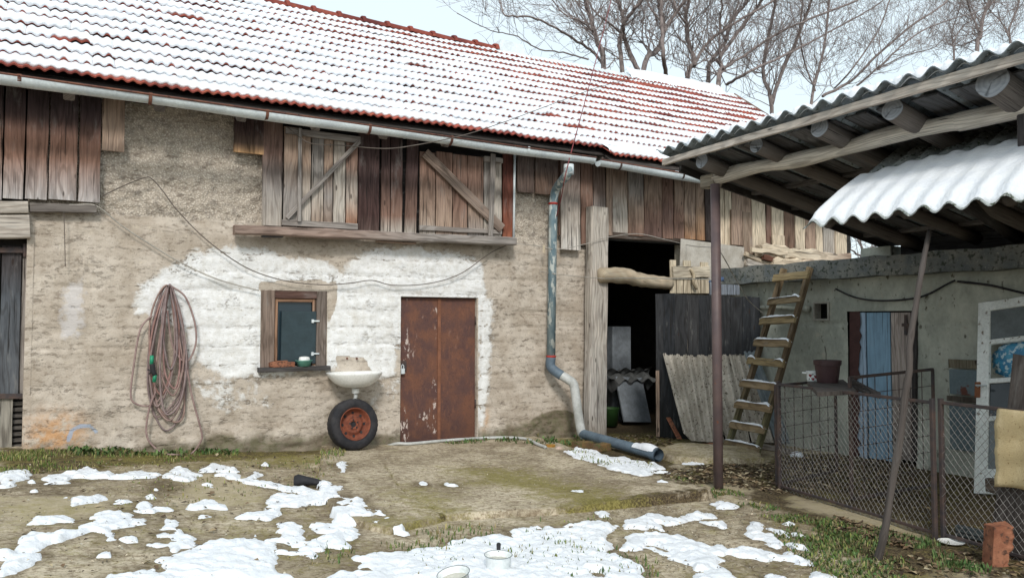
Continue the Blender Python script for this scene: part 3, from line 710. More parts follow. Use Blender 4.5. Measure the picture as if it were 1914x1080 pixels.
mb.build('plank_cladding', WOOD, barn, label='patchwork of brown and pale upright boards')
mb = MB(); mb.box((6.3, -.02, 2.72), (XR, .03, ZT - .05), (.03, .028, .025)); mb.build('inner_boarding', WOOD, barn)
# timber door post, lintel, whitewashed right-hand wall
mb = MB(); a = wy(1117, 388, -.16); b = wy(1112, 830, -.16); mb.beam(a, (b.x, -.16, -.25), (1, 0, 0), .30, .16, grad(GREYW, S(186, 180, 174, .85), S(120, 106, 84, .8), .5, .85), 12, .008); post = mb.build('door_post', WOOD, barn, label='broad grey timber post with mossy rotten foot')
mb = MB(); mb.beam((6.75, -.01, 2.79), (8.4, -.01, 2.79), (0, 0, 1), .1, .1, S(90, 76, 66, .8), 3); mb.build('lintel', WOOD, barn)
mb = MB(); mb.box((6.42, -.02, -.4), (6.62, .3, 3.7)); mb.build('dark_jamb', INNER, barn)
WHITEW = m_mottle('old_whitewash', S(226, 218, 204, .88), S(196, 184, 164, .85), 5, S(150, 134, 114, .85), (.58, .68), 14, rough=.95, bump=.5, bsc=30, spec=.1)
mb = MB(); mb.box((8.2, .0, -.5), (XR - .12, .15, 2.74)); mb.build('right_wall', WHITEW, barn)
FIBRE = m_mottle('pale_fibreboard', S(206, 200, 190, .86), S(182, 174, 162, .86), 4, S(140, 128, 116), (.66, .74), 20, rough=.9, bump=.08)
mb = MB(); q = [(1273, 446), (1391, 462), (1389, 550), (1269, 545)]; mb.poly([wy(x, y, -.12) for x, y in q], .012, (0, 1, 0)); mb.build('fibreboard_patch', FIBRE, barn)
# shaky door leaf: dark boards below, pale cap above
P1 = wy(1226, 820, -.42); P2 = wx(1421, 820, 8.36); LD = V(P2.x - P1.x, P2.y - P1.y, 0).normalized(); LN = V(-LD.y, LD.x, 0); LN = -LN if LN.y > 0 else LN
def onleaf(px, py, off=0.0):
    d = FW + (px - 957) / F * RT + (540 - py) / F * UP; n = np.array(LN); o_ = np.array(P1) + n * off
    return Vector(CAM + np.dot(o_ - CAM, n) / np.dot(d, n) * d)
mb = MB(); DK = S(58, 60, 64, .7)
xb_ = [1226, 1240, 1262, 1285, 1306, 1326, 1345, 1366, 1387, 1404, 1421]
for l, r in zip(xb_, xb_[1:]):
    A, B = onleaf(l, 640), onleaf(r, 640); top = onleaf((l + r) / 2, 549 + (l - 1226) * .035 + rnd.uniform(-1, 1)); c = (A + B) / 2
    mb.beam((c.x, c.y, top.z), (c.x, c.y, -.10), LD, (B - A).length + .003, .03 + .004 * (l % 2), grad(vary(DK, .2), vary(S(52, 54, 58, .65), .2), S(46, 48, 48, .6)), 8, .004)
leaf = mb.build('door_leaf', WOOD, barn, label='barn door leaf of near black boards')
mb = MB(); c = onleaf(1229, 700, .03); mb.beam((c.x, c.y, .85), (c.x, c.y, -.08), LD, .05, .03, MID, 4); mb.build('edge_batten', WOOD, leaf)
for z in (1.4, .3):
    mb = MB(); a_, b_ = onleaf(1232, 640, -.03), onleaf(1416, 640, -.03); mb.beam((a_.x, a_.y, z), (b_.x, b_.y, z), (0, 0, 1), .12, .03, DGREY); mb.build('ledge', WOOD, leaf)
mb = MB()
for l, r, t_ in ((1252, 1263, 486), (1264, 1276, 500), (1277, 1291, 487), (1292, 1308, 500), (1309, 1324, 490)): plk(mb, l, r, t_, 548, S(206, 190, 160, .85), Y=-.22, n=3, jit=.004)
pal = mb.build('pale_hatch', WOOD, barn, label='small pale hatch of short boards with rough wooden latch')
mb = MB(); mb.beam(wy(1257, 509, -.255), wy(1325, 508, -.255), (0, 0, 1), .17, .04, S(208, 194, 168, .85), 5, .008); mb.build('batten', WOOD, pal)
mb = MB(); mb.tube(crom([wy(1291, 503, -.29), wy(1297, 515, -.31), wy(1296, 528, -.3), wy(1302, 540, -.28)], 4), .024, 7, S(186, 168, 136, .85), rough=.12); mb.build('latch', WOOD_SOFT, pal, True)
mb = MB()
for l, r in ((1326, 1342), (1343, 1358), (1359, 1374), (1375, 1390)): plk(mb, l, r, 524, 551, S(140, 150, 164, .8), Y=-.2, n=2)
mb.build('grey_plank_strip', WOOD, barn)
# left-hand shed door beside the wall corner
mb = MB()
for l, r, c in ((-260, -170, DGREY), (-168, -82, DGREY), (-80, -2, DGREY), (0, 38, DGREY)): plk(mb, l, r, 460, 742, grad(S(74, 66, 66, .8), S(86, 92, 100, .8), S(96, 100, 106, .8), .1, .3), Y=.10, n=6)
sd_ = mb.build('plank_door', WOOD, barn, label='weathered dark plank door with iron strap hinges')
mb = MB()
for l, r in ((-240, -150), (-148, -62), (-60, 24)): plk(mb, l, r, 742, 850, S(150, 144, 132, .8), Y=.09, n=4)
mb.build('lower_boards', WOOD, sd_)
mb = MB(); mb.beam(wy(-200, 466, .06), wy(52, 468, .06), (0, 0, 1), .05, .012, (.06, .05, .045)); mb.tube([wy(47, 456, .05), wy(47, 480, .05)], .02, 8); mb.build('strap_hinge', DARKIRON, sd_)
mb = MB(); mb.beam(wy(-200, 740, .05), wy(42, 740, .05), (0, 0, 1), .05, .012, (.06, .05, .045)); mb.build('strap_hinge', DARKIRON, sd_)
mb = MB(); plk(mb, 38, 52, 480, 745, GREY, Y=.13, n=4); mb.build('frame_post', WOOD, sd_)
mb = MB(); mb.beam(wy(-200, 424, -.03), wy(56, 424, -.03), (0, 0, 1), .23, .1, GREYW, 6, .004); mb.beam(wy(-200, 388, -.06), wy(53, 388, -.06), (0, 0, 1), .12, .08, GREYW, 5, .004); mb.build('lintel_beam', WOOD, barn)
mb = MB(); mb.beam(wy(56, 388, -.05), wy(180, 391, -.05), (0, 0, 1), .085, .06, S(120, 112, 106, .8), 5, .004); mb.build('wall_plate', WOOD, barn)
mb = MB(); mb.box((XL, .16, -.2), (-.3, .2, 3.86), (.03, .03, .03)); mb.build('left_backing', INNER, barn)
mb = MB(); xq_ = XL
while xq_ < -1.0:
    w_ = rnd.uniform(.16, .24)
    if xq_ + w_ < -2.75: mb.beam((xq_ + w_ / 2, .13, 2.55), (xq_ + w_ / 2, .13, .15), (1, 0, 0), w_ - .008, .026, grad(S(96, 84, 80, .8), S(120, 108, 100, .85), S(150, 146, 140, .85)), 6, .003)
    if xq_ + w_ < -1.75: mb.beam((xq_ + w_ / 2, -.06, 3.86), (xq_ + w_ / 2, -.06, 2.45 + rnd.uniform(-.04, .04)), (1, 0, 0), w_ - .008, .026, grad(S(70, 56, 58, .75), S(146, 104, 82, .85), S(172, 166, 164, .95), .22, .6), 6, .003)
    xq_ += w_
mb.build('side_boarding', WOOD, barn)
mb = MB()
for k in range(9):
    z = .3 + k * .06; mb.box((-.46, .12, z), (-.335, .16, z + .035), (.1, .09, .08))
mb.build('slatted_gap', WOOD, barn)
# log laid across the doorway
mb = MB(); a, b = wy(1120, 514, -.28), wy(1252, 530, -.22); pts = crom([a, a.lerp(b, .3) + V(0, 0, .03), a.lerp(b, .6) + V(0, 0, .0), b], 6)
mb.tube(pts, [.115 - .04 * abs(i / len(pts) - .3) - (.02 if i == 0 else 0) for i in range(len(pts))], 12, lambda q: vary(S(180, 162, 134, .88), .18), rough=.10)
tag(mb.build('log_bar', WOOD_SOFT, None, True), 'thick barked log barring the dark barn doorway', 'log')
# rotten beams lying on the cladding foot
mb = MB(); mb.beam(wy(1418, 468, -.22), wy(1584, 487, -.22), (0, 0, 1), .20, .16, grad(PALE, S(206, 190, 166, .85), MID), 20, .03); tag(mb.build('rotten_beam', WOOD, None), 'long splintered pale beam under the upright cladding', 'beam')
mb = MB(); mb.beam(wy(1440, 490, -.30), wy(1562, 497, -.30), (0, 0, 1), .14, .14, grad(PALE, MID, PALE), 14, .025); tag(mb.build('rotten_beam', WOOD, None), 'shorter rotten beam lying just beneath the long splintered one', 'beam')
mb = MB(); mb.beam(wy(1392, 474, -.2), wy(1448, 500, -.28), (0, 0, 1), .06, .05, PALE, 4, .006); tag(mb.build('slipped_board', WOOD, None), 'pale slipped board slanting down beside the rotten beams', 'board')
mb = MB(); mb.beam(wy(1396, 490, -.24), wy(1437, 502, -.26), (0, 0, 1), .10, .04, GREYW, 4, .01); tag(mb.build('slipped_board', WOOD, None), 'short whitened board end tucked below the slanting board', 'board')
mb = MB(); mb.beam(wy(1426, 480, -.3), wy(1460, 490, -.34), (0, 0, 1), .08, .06, S(110, 70, 52, .85), 4, .015); tag(mb.build('broken_board', WOOD, None), 'red brown broken board between slanting board and splintered beam', 'board')

for i, (a, b, w_, c, lab) in enumerate((((1404, 466), (1470, 474), .07, PALE, 'pale splinter board lying across the left end of the long rotten beam'), ((1500, 498), (1575, 492), .06, GREYW, 'short grey board end jutting at the right end of the rotten beams'), ((1446, 503), (1512, 506), .07, S(212, 204, 190, .9), 'whitish low board lying on the flat roof edge below the shorter rotten beam'))):
    mb = MB(); mb.beam(wy(*a, -.3 - .03 * i), wy(*b, -.36), (0, 0, 1), w_, .05, c, 8, .014); tag(mb.build('loose_board', WOOD, None), lab, 'board')
# ================================================================== GROUND, PAVING, SNOW
def m_ground():
    t = NT('trodden_yard'); p = t.pos(); mo, dk, lt = t.sep(t.attr('col', 'Vector'))
    a = t.noise(p, 1.3, 6, .62); b = t.noise(p, 8, 6, .65); f = t.noise(p, 55, 4, .65); vv = t.vor(p, 60)
    ew = t.noise(t.map(p, (2.5, 9, 1)), 3.0, 5, .65)
    c = t.mix(t.step(a, .36, .64), S(206, 192, 168, .93), S(156, 142, 120, .88))
    c = t.mix(t.step(ew, .50, .64, 0, .55), c, S(126, 108, 86, .85))
    c = t.mix(t.step(b, .53, .66, 0, .75), c, S(214, 200, 174, .92))
    c = t.mix(t.step(f, .54, .66, 0, .7), c, S(92, 78, 62, .85))
    c = t.mix(t.step(t.vor(t.map(p, (1, 1.6, 1)), 3.2, 'DISTANCE_TO_EDGE'), .02, .0, 0, .45), c, S(92, 80, 62, .85))
    m5 = t.noise(p, 22, 5, .7)
    c = t.mix(t.step(m5, .50, .62, 0, .6), c, S(118, 100, 78, .85)); c = t.mix(t.step(m5, .46, .36, 0, .5), c, S(216, 204, 182, .92))
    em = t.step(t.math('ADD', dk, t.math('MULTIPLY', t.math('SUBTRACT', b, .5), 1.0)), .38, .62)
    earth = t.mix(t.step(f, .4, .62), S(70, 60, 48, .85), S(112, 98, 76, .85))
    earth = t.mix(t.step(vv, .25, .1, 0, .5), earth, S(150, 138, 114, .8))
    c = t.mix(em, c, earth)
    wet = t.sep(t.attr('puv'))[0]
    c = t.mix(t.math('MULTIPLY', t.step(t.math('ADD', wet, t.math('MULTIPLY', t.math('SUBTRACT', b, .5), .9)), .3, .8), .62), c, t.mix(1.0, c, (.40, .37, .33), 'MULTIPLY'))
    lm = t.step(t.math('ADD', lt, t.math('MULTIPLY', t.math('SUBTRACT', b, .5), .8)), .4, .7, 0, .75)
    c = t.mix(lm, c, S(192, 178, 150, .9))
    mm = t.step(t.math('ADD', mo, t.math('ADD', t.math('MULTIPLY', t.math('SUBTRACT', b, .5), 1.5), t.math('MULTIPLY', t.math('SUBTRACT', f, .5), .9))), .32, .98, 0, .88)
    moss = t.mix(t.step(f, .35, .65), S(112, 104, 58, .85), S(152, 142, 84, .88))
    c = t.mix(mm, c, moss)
    h = t.math('ADD', t.math('MULTIPLY', b, .8), t.math('MULTIPLY', f, .45)); h = t.math('ADD', h, t.math('MULTIPLY', ew, -.5))
    return t.fin(c, .95, t.bump(h, .7, .02), spec=.1)
GROUND = m_ground()
def zconv(ox, oy, k): return lambda l: [(ox + x / k, oy + y / k) for x, y in l]
Z4 = zconv(0, 780, 2.99); Z5 = zconv(560, 780, 2.99); Z6 = zconv(1000, 780, 3.418)
def gw(l): return [(lambda q: (q.x, q.y))(gnd(a, b)) for a, b in l]
fx = np.concatenate([[-60, -30, -15, -8, -5, -3.5], np.arange(-2.6, 9.0, .026), [9.6, 10.5, 12, 15, 25, 60]])
fy = np.concatenate([[-40, -20, -12, -9, -8], np.arange(-7.3, .12, .026), [.5, 1, 2, 4, 6, 8, 12, 20, 40, 90]])
GX, GY = np.meshgrid(fx, fy)
near = (GX > -2.7) & (GX < 9) & (GY > -7.4) & (GY < .2)
def gh(X, Y): return zg(X, Y) + (.014 * fbm(X * 2.2, Y * 2.2, 0, 4, 71) + .006 * fbm(X * 12, Y * 12, 0, 3, 72)) 
gz = gh(GX, GY)
moss_l = [gw(Z5(l)) for l in ([(880, 310), (1250, 320), (1500, 400), (1914, 490), (1914, 560), (1700, 575), (1550, 530), (1300, 430), (950, 400)], [(1450, 480), (1914, 500), (1914, 580), (1680, 590), (1500, 520)], [(600, 440), (760, 480), (900, 600), (700, 560)], [(380, 600), (900, 600), (900, 660), (480, 660)])]
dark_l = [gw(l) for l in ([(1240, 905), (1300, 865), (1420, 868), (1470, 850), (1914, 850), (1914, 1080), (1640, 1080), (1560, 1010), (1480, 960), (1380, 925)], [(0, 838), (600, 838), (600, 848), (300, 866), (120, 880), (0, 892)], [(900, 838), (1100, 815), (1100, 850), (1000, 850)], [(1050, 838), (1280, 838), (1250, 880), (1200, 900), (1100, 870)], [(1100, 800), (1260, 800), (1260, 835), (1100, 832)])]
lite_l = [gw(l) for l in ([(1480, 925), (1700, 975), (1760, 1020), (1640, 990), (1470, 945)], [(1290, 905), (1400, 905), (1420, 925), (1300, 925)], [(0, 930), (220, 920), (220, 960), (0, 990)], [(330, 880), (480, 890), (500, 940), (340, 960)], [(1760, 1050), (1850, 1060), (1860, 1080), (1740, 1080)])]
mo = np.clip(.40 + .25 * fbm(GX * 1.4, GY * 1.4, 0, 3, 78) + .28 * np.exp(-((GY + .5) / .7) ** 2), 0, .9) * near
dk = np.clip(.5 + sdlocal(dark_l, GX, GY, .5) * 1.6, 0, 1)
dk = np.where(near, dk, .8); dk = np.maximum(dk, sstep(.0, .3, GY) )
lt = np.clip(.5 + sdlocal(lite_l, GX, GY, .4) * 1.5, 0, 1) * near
GND = (GX, GY, gz, mo, dk, lt)
# concrete pad in front of the rusty door
PAD = [(2.62, .02), (5.55, -.02), (5.47, -.78), (5.06, -3.86), (2.5, -3.7), (1.95, -3.95), (1.72, -3.5), (1.95, -2.2), (2.35, -.9)]
px_ = np.arange(1.5, 5.75, .024); py_ = np.arange(-4.1, .06, .024)
AX, AY = np.meshgrid(px_, py_); sdp = sdist(PAD, AX, AY)
ed = sstep(-.015, .018, sdp + .012 * fbm(AX * 9, AY * 9, 0, 3, 5))
crk = np.full(AX.shape, 9.0)
for l in ([(720, 875), (735, 905), (760, 930), (800, 955), (860, 1000)], [(640, 908), (760, 905)], [(760, 878), (980, 882)]):
    w = gw(l)
    for a, b in zip(w, w[1:]): crk = np.minimum(crk, segd(a, b, AX + .03 * fbm(AX * 6, AY * 6, 0, 3, 8), AY + .05 * fbm(AX * 5, AY * 5, 3, 3, 8)))
padh = .05 + .006 * fbm(AX * 3, AY * 3, 0, 4, 6) + .035 * sstep(3.2, 5.2, AX) * sstep(-2.2, -3.9, AY) - .012 * sstep(.022, .004, crk)
pz = zg(AX, AY) - .10 * (1 - ed) + padh * ed
mo = np.clip(.66 + sdlocal(moss_l, AX, AY, .4) * .9 + .15 * fbm(AX * 2.4, AY * 2.4, 0, 3, 77), .24, .95); mo = np.maximum(mo, .62 * sstep(.05, .0, crk))
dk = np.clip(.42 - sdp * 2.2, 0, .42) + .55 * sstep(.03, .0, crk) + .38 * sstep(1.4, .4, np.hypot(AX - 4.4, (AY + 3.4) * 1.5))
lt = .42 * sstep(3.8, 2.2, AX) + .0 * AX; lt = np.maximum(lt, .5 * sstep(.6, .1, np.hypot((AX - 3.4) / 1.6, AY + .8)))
PADD = (AX, AY, pz, mo, dk, lt)
def padz(x, y):
    q = float(sdist(PAD, np.array([x]), np.array([y]))[0]) > 0
    return float(zg(x, y)) + (.05 if q else 0)
# mossy slab before the leaning sheets
PAD2 = gw([(1215, 852), (1262, 838), (1290, 836), (1400, 845), (1425, 858), (1430, 868), (1330, 867), (1260, 866)])
ax_ = np.arange(min(a for a, b in PAD2) - .1, max(a for a, b in PAD2) + .1, .025); ay_ = np.arange(min(b for a, b in PAD2) - .1, max(b for a, b in PAD2) + .1, .025)
BX, BY = np.meshgrid(ax_, ay_); s2 = sdist(PAD2, BX, BY)
e2 = sstep(-.015, .02, s2 + .03 * fbm(BX * 7, BY * 7, 0, 3, 9)); bz = zg(BX, BY) - .1 * (1 - e2) + .07 * e2 + .006 * fbm(BX * 4, BY * 4, 0, 3, 9) * e2
mb = MB(); mb.npgrid(np.stack([BX, BY, bz], -1), np.zeros(BX.shape + (3,)), np.stack([.52 + 0 * BX, .25 + 0 * BX, 0 * BX], -1), (s2[:-1, :-1] > -.06)); o = mb.build('mossy_paving', GROUND, None, True); o['kind'] = 'structure'

# --- patches of thawing snow
SN = []
for l in ([(0, 310), (150, 300), (160, 340), (60, 360), (120, 400), (0, 415)],
    [(160, 360), (260, 335), (440, 300), (490, 280), (560, 310), (640, 320), (620, 345), (500, 350), (330, 395), (260, 405), (160, 395)],
    [(190, 415), (300, 390), (330, 420), (380, 430), (370, 448), (320, 440), (250, 432)], [(640, 330), (760, 300), (880, 320), (870, 340), (770, 345), (640, 345)],
    [(390, 490), (420, 450), (560, 437), (575, 455), (500, 480), (400, 505)],
    [(870, 370), (900, 340), (1000, 280), (1055, 290), (1050, 310), (1130, 320), (1090, 350), (990, 365), (950, 390), (940, 415), (880, 400), (860, 470), (800, 470), (870, 400)],
    [(1120, 290), (1190, 262), (1330, 285), (1320, 305), (1240, 300), (1130, 305)], [(1150, 350), (1230, 315), (1325, 325), (1310, 345), (1200, 350), (1220, 375), (1190, 385), (1090, 385), (1100, 365)],
    [(1390, 340), (1430, 305), (1465, 320), (1430, 340)], [(1450, 280), (1475, 257), (1505, 270), (1480, 283)],
    [(1340, 350), (1400, 345), (1500, 365), (1620, 395), (1700, 385), (1760, 415), (1650, 425), (1500, 390), (1400, 375)],
    [(1490, 460), (1560, 430), (1640, 440), (1740, 425), (1900, 420), (1914, 480), (1750, 490), (1640, 505), (1560, 500), (1540, 550), (1500, 575), (1340, 565), (1400, 535), (1480, 520), (1500, 490)],
    [(1050, 495), (1140, 470), (1220, 485), (1350, 462), (1345, 490), (1260, 510), (1150, 510), (1060, 518)], [(150, 600), (200, 570), (330, 555), (410, 575), (390, 590), (300, 600), (190, 608)],
    [(85, 740), (110, 690), (180, 660), (300, 655), (440, 630), (500, 580), (560, 535), (680, 530), (740, 550), (700, 575), (810, 570), (800, 600), (700, 620), (610, 630), (640, 690), (570, 710), (600, 660), (520, 640), (400, 680), (250, 720), (230, 745), (140, 755)],
    [(0, 870), (60, 820), (90, 770), (240, 765), (220, 790), (150, 820), (100, 840), (30, 890), (0, 890)], [(690, 510), (760, 520), (800, 475), (850, 500), (960, 510), (970, 525), (900, 530), (870, 540), (740, 535)],
    [(850, 665), (920, 640), (915, 600), (930, 570), (980, 590), (965, 620), (1030, 660), (1110, 720), (1080, 735), (1010, 740), (990, 775), (955, 750), (950, 700)],
    [(880, 800), (1000, 760), (1180, 695), (1400, 690), (1430, 655), (1440, 690), (1530, 710), (1530, 760), (1640, 715), (1760, 700), (1850, 650), (1914, 650), (1914, 740), (1740, 790), (1790, 800), (1700, 810), (1720, 870), (1680, 930), (560, 960), (620, 880), (740, 870), (800, 835), (850, 850), (940, 870), (950, 830)],
    [(1570, 590), (1700, 570), (1760, 590), (1700, 620), (1690, 700), (1640, 715), (1480, 690), (1580, 630)], [(1700, 600), (1800, 570), (1914, 540), (1914, 600), (1850, 630), (1720, 630)]): SN.append(gw(Z4(l)))
for l in ([(0, 395), (80, 420), (200, 420), (270, 450), (280, 500), (230, 530), (210, 470), (100, 490), (0, 490)],
    [(30, 610), (100, 570), (200, 540), (280, 535), (300, 490), (350, 490), (360, 520), (410, 545), (500, 580), (490, 610), (430, 625), (330, 620), (300, 680), (250, 690), (290, 740), (180, 750), (100, 780), (110, 800), (40, 810), (0, 770), (0, 715), (60, 700), (150, 660), (90, 640)],
    [(100, 385), (170, 385), (170, 410), (110, 412)], [(190, 290), (250, 280), (265, 320), (240, 335), (210, 310)],
    [(60, 960), (150, 860), (280, 850), (280, 790), (450, 765), (580, 765), (700, 740), (850, 705), (1000, 670), (1120, 660), (1220, 620), (1330, 620), (1400, 640), (1500, 620), (1650, 590), (1780, 600), (1760, 630), (1650, 660), (1700, 700), (1770, 760), (1850, 800), (1914, 850), (1914, 960)],
    [(0, 870), (50, 850), (40, 890), (0, 897)], [(1800, 740), (1860, 690), (1914, 660), (1914, 740)], [(1800, 600), (1860, 570), (1914, 575), (1914, 620), (1820, 620)], [(660, 395), (690, 390), (700, 410), (670, 415)], [(810, 400), (860, 395), (870, 410), (820, 412)], [(1670, 530), (1730, 535), (1740, 550), (1690, 555)]): SN.append(gw(Z5(l)))
for l in ([(170, 245), (240, 245), (260, 210), (350, 210), (540, 245), (600, 260), (640, 280), (760, 290), (830, 330), (700, 345), (880, 355), (780, 370), (740, 420), (650, 415), (600, 395), (500, 380), (350, 310), (270, 290)],
    [(780, 450), (830, 445), (835, 465), (790, 463)], [(1120, 550), (1200, 545), (1310, 570), (1300, 585), (1160, 580)], [(560, 690), (720, 620), (790, 620), (900, 650), (1050, 600), (1150, 605), (1140, 640), (1000, 655), (900, 680), (830, 690), (830, 740), (760, 720), (680, 715)],
    [(1055, 665), (1130, 680), (1190, 675), (1220, 720), (1160, 715)],
    [(570, 765), (700, 740), (930, 755), (960, 790), (1070, 820), (1200, 830), (1240, 860), (1370, 850), (1480, 860), (1590, 890), (1540, 920), (1540, 970), (1620, 1060), (1500, 1060), (1400, 980), (1340, 920), (1250, 880), (1210, 900), (1250, 920), (1180, 940), (1220, 980), (1330, 1060), (1000, 1060), (1060, 1000), (1000, 950), (900, 910), (760, 860), (700, 830), (640, 850), (530, 850), (600, 800)],
    [(1330, 750), (1390, 670), (1450, 690), (1420, 740), (1500, 760), (1590, 810), (1570, 840), (1500, 830), (1450, 790), (1380, 790)], [(1540, 690), (1630, 680), (1650, 700), (1560, 705)], [(1500, 715), (1600, 740), (1610, 765), (1540, 740)], [(1640, 745), (1710, 740), (1700, 760), (1650, 762)],
    [(1610, 815), (1690, 815), (1720, 840), (1640, 835)], [(1600, 860), (1650, 860), (1640, 900), (1740, 910), (1760, 950), (1690, 945), (1600, 900)],
    [(0, 720), (200, 700), (360, 665), (470, 670), (540, 695), (450, 735), (430, 780), (490, 830), (520, 900), (650, 960), (760, 1060), (0, 1060)], [(1790, 1000), (1914, 1010), (1914, 1040), (1780, 1040)], [(860, 285), (1000, 275), (1140, 280), (1130, 292), (980, 300)], [(1450, 180), (1540, 195), (1540, 210), (1450, 200)]): SN.append(gw(Z6(l)))
for x, y, r in ((8, 130, 0), (137, 129, 0), (294, 1020, 0), (12, 1037, 0), (241, 1010, 0), (383, 968, 0), (343, 911, 0), (231, 939, 0), (602, 914, 0), (200, 1037, 0), (627, 910, 0), (640, 885, 0), (590, 838, 0), (1490, 848, 0), (840, 917, 0), (750, 998, 0), (1078, 930, 0), (620, 1058, 0)):
    if y > 800:
        c = gnd(x, y); SN.append([(c.x + .05 * math.cos(a) * rnd.uniform(.6, 1.2), c.y + .06 * math.sin(a) * rnd.uniform(.6, 1.2)) for a in np.arange(0, 6.2, .9)])
def wetness(X, Y):
    w = np.exp(-np.clip(-sdlocal(SN, X, Y, .3), 0, 1) / .10); return np.where(w < .06, 0, w)
GX_, GY_, gz_, mo_, dk_, lt_ = GND
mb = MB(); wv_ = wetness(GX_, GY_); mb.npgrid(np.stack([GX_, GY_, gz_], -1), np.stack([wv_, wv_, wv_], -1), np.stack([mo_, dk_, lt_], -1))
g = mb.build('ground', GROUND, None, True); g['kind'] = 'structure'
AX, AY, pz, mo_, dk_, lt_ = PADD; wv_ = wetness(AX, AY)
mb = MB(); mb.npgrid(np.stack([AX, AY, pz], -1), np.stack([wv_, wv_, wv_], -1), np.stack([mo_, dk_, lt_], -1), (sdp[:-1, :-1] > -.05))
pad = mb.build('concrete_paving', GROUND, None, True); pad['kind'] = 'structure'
sx = np.arange(-1.2, 6.8, .0145); sy = np.arange(-6.0, -.3, .0145)
QX, QY = np.meshgrid(sx, sy)
sdn = sdlocal(SN, QX, QY, .2) + .012
sdn = sdn + .040 * fbm(QX * 7, QY * 5, 0, 4, 81) + .026 * fbm(QX * 22, QY * 18, 0, 3, 82)
holes = fbm(QX * 2.6, QY * 2.2, 0, 4, 83)
sdn = np.where((sdn > .05), np.minimum(sdn, .05 + (sdn - .05) * .6), sdn)
hz_ = sstep(.12, .55, holes) * .13 + sstep(.22, .6, fbm(QX * 6.5, QY * 5.0, 0, 3, 88)) * .09; sdn = sdn - hz_
for (x, y, a, b) in ((560 + 1330 / 2.99, 780 + 735 / 2.99, .2, .22), (560 + 650 / 2.99, 780 + 855 / 2.99, .16, .1), (560 + 440 / 2.99, 780 + 855 / 2.99, .16, .1), (1160, 1040, .07, .12), (1075, 1060, .08, .1)):
    c = gnd(x, y); sdn = sdn - .09 * sstep(1.5, .5, np.hypot((QX - c.x) / a, (QY - c.y) / b) + .35 * fbm(QX * 6, QY * 6, 0, 3, 84))
th = np.where(sdn > 0, .022 * (1 - np.exp(-np.clip(sdn, 0, 1) / .028)), np.maximum(sdn, -.02) * 1.5)
th = th + (sdn > 0) * sstep(0, .045, sdn) * (.018 * fbm(QX * 11, QY * 11, 0, 4, 85) + .010 * fbm(QX * 3, QY * 3, 0, 2, 86) + .012 * fbm(QX * 22, QY * 22, 0, 2, 87))
padm = sdist(PAD, QX, QY) > 0
base = zg(QX, QY) + np.where(padm, .05 + .035 * sstep(3.2, 5.2, QX) * sstep(-2.2, -3.9, QY), .004)
mx4 = np.maximum(np.maximum(sdn[:-1, :-1], sdn[1:, 1:]), np.maximum(sdn[1:, :-1], sdn[:-1, 1:])); keep = mx4 > -.004
mb = MB(); mb.npgrid(np.stack([QX, QY, base + np.maximum(th, -.03)], -1), None, (1, 1, 1), keep)
o = mb.build('ground_snow', SNOW, None, True); o['kind'] = 'stuff'

# --- grass, weeds and dead leaves
def m_leafy(name, tr=.25):
    t = NT(name); c = t.attr('col', 'Color'); return t.fin(c, .7, None, spec=.2)
LEAF = m_leafy('blades')
gr = MB()
def blades(poly, n, hmin, hmax, wide, cols, lean=.6):
    a = np.array(poly); lo, hi = a.min(0), a.max(0); k = 0; tries = 0
    while k < n and tries < n * 20:
        tries += 1; x = rnd.uniform(lo[0], hi[0]); y = rnd.uniform(lo[1], hi[1])
        if not inside(poly, np.array([x]), np.array([y]))[0]: continue
        if float(fbm(x * 3.0, y * 3.0, 0, 3, 91)) < .02 + rnd.uniform(-.15, .15): continue
        k += 1; z = padz(x, y) - .005; h = rnd.uniform(hmin, hmax); an = rnd.uniform(0, 6.28); w = wide * rnd.uniform(.6, 1.3)
        dx, dy = math.cos(an), math.sin(an); l = rnd.uniform(.2, 1) * lean * h; c = vary(rnd.choice(cols), .25)
        p = V(x, y, z); s = V(-dy, dx, 0) * w
        gr.add([p - s * .6, p + s * .6, p + s + V(dx, dy, 0) * l * .4 + V(0, 0, h * .6), p - s + V(dx, dy, 0) * l * .4 + V(0, 0, h * .6), p + V(dx, dy, 0) * l + V(0, 0, h)], [(0, 1, 2, 3), (3, 2, 4)], None, c)
GREEN = [S(104, 124, 60, .85), S(136, 142, 78, .85), S(88, 108, 56, .85), S(160, 152, 104, .85), S(150, 136, 100, .8)]; WEED = [S(84, 112, 62, .85), S(108, 130, 78, .85), S(72, 94, 54, .85), S(126, 120, 84, .8)]
GL = gw([(0, 842), (60, 840), (250, 836), (450, 845), (440, 856), (250, 866), (150, 878), (0, 892)])
blades(GL, 1900, .01, .045, .004, GREEN)
blades(gw([(0, 850), (80, 845), (110, 870), (0, 885)]), 900, .02, .06, .004, GREEN)
blades(gw([(120, 836), (450, 838), (450, 850), (260, 852), (130, 850)]), 500, .03, .07, .014, WEED, 1.3)
GRR = gw([(1222, 897), (1292, 888), (1295, 906), (1380, 920), (1410, 938), (1453, 950), (1560, 973), (1640, 1000), (1560, 1010), (1470, 985), (1424, 967), (1366, 941), (1293, 923), (1243, 912)])
blades(GRR, 1700, .012, .045, .005, WEED + GREEN, 1.0); blades(GRR, 420, .01, .035, .009, WEED, 1.4)
GB = gw([(1500, 985), (1600, 1000), (1680, 1030), (1720, 1080), (1560, 1110), (1480, 1040), (1440, 1000)])
blades(GB, 1900, .015, .05, .005, WEED + GREEN, 1.0); blades(GB, 480, .01, .035, .010, WEED, 1.4)
blades(gw([(1620, 985), (1780, 1020), (1700, 1030), (1640, 1020)]), 500, .02, .05, .005, WEED)
blades(gw([(1740, 1030), (1850, 1065), (1850, 1085), (1740, 1060)]), 350, .02, .06, .006, WEED)
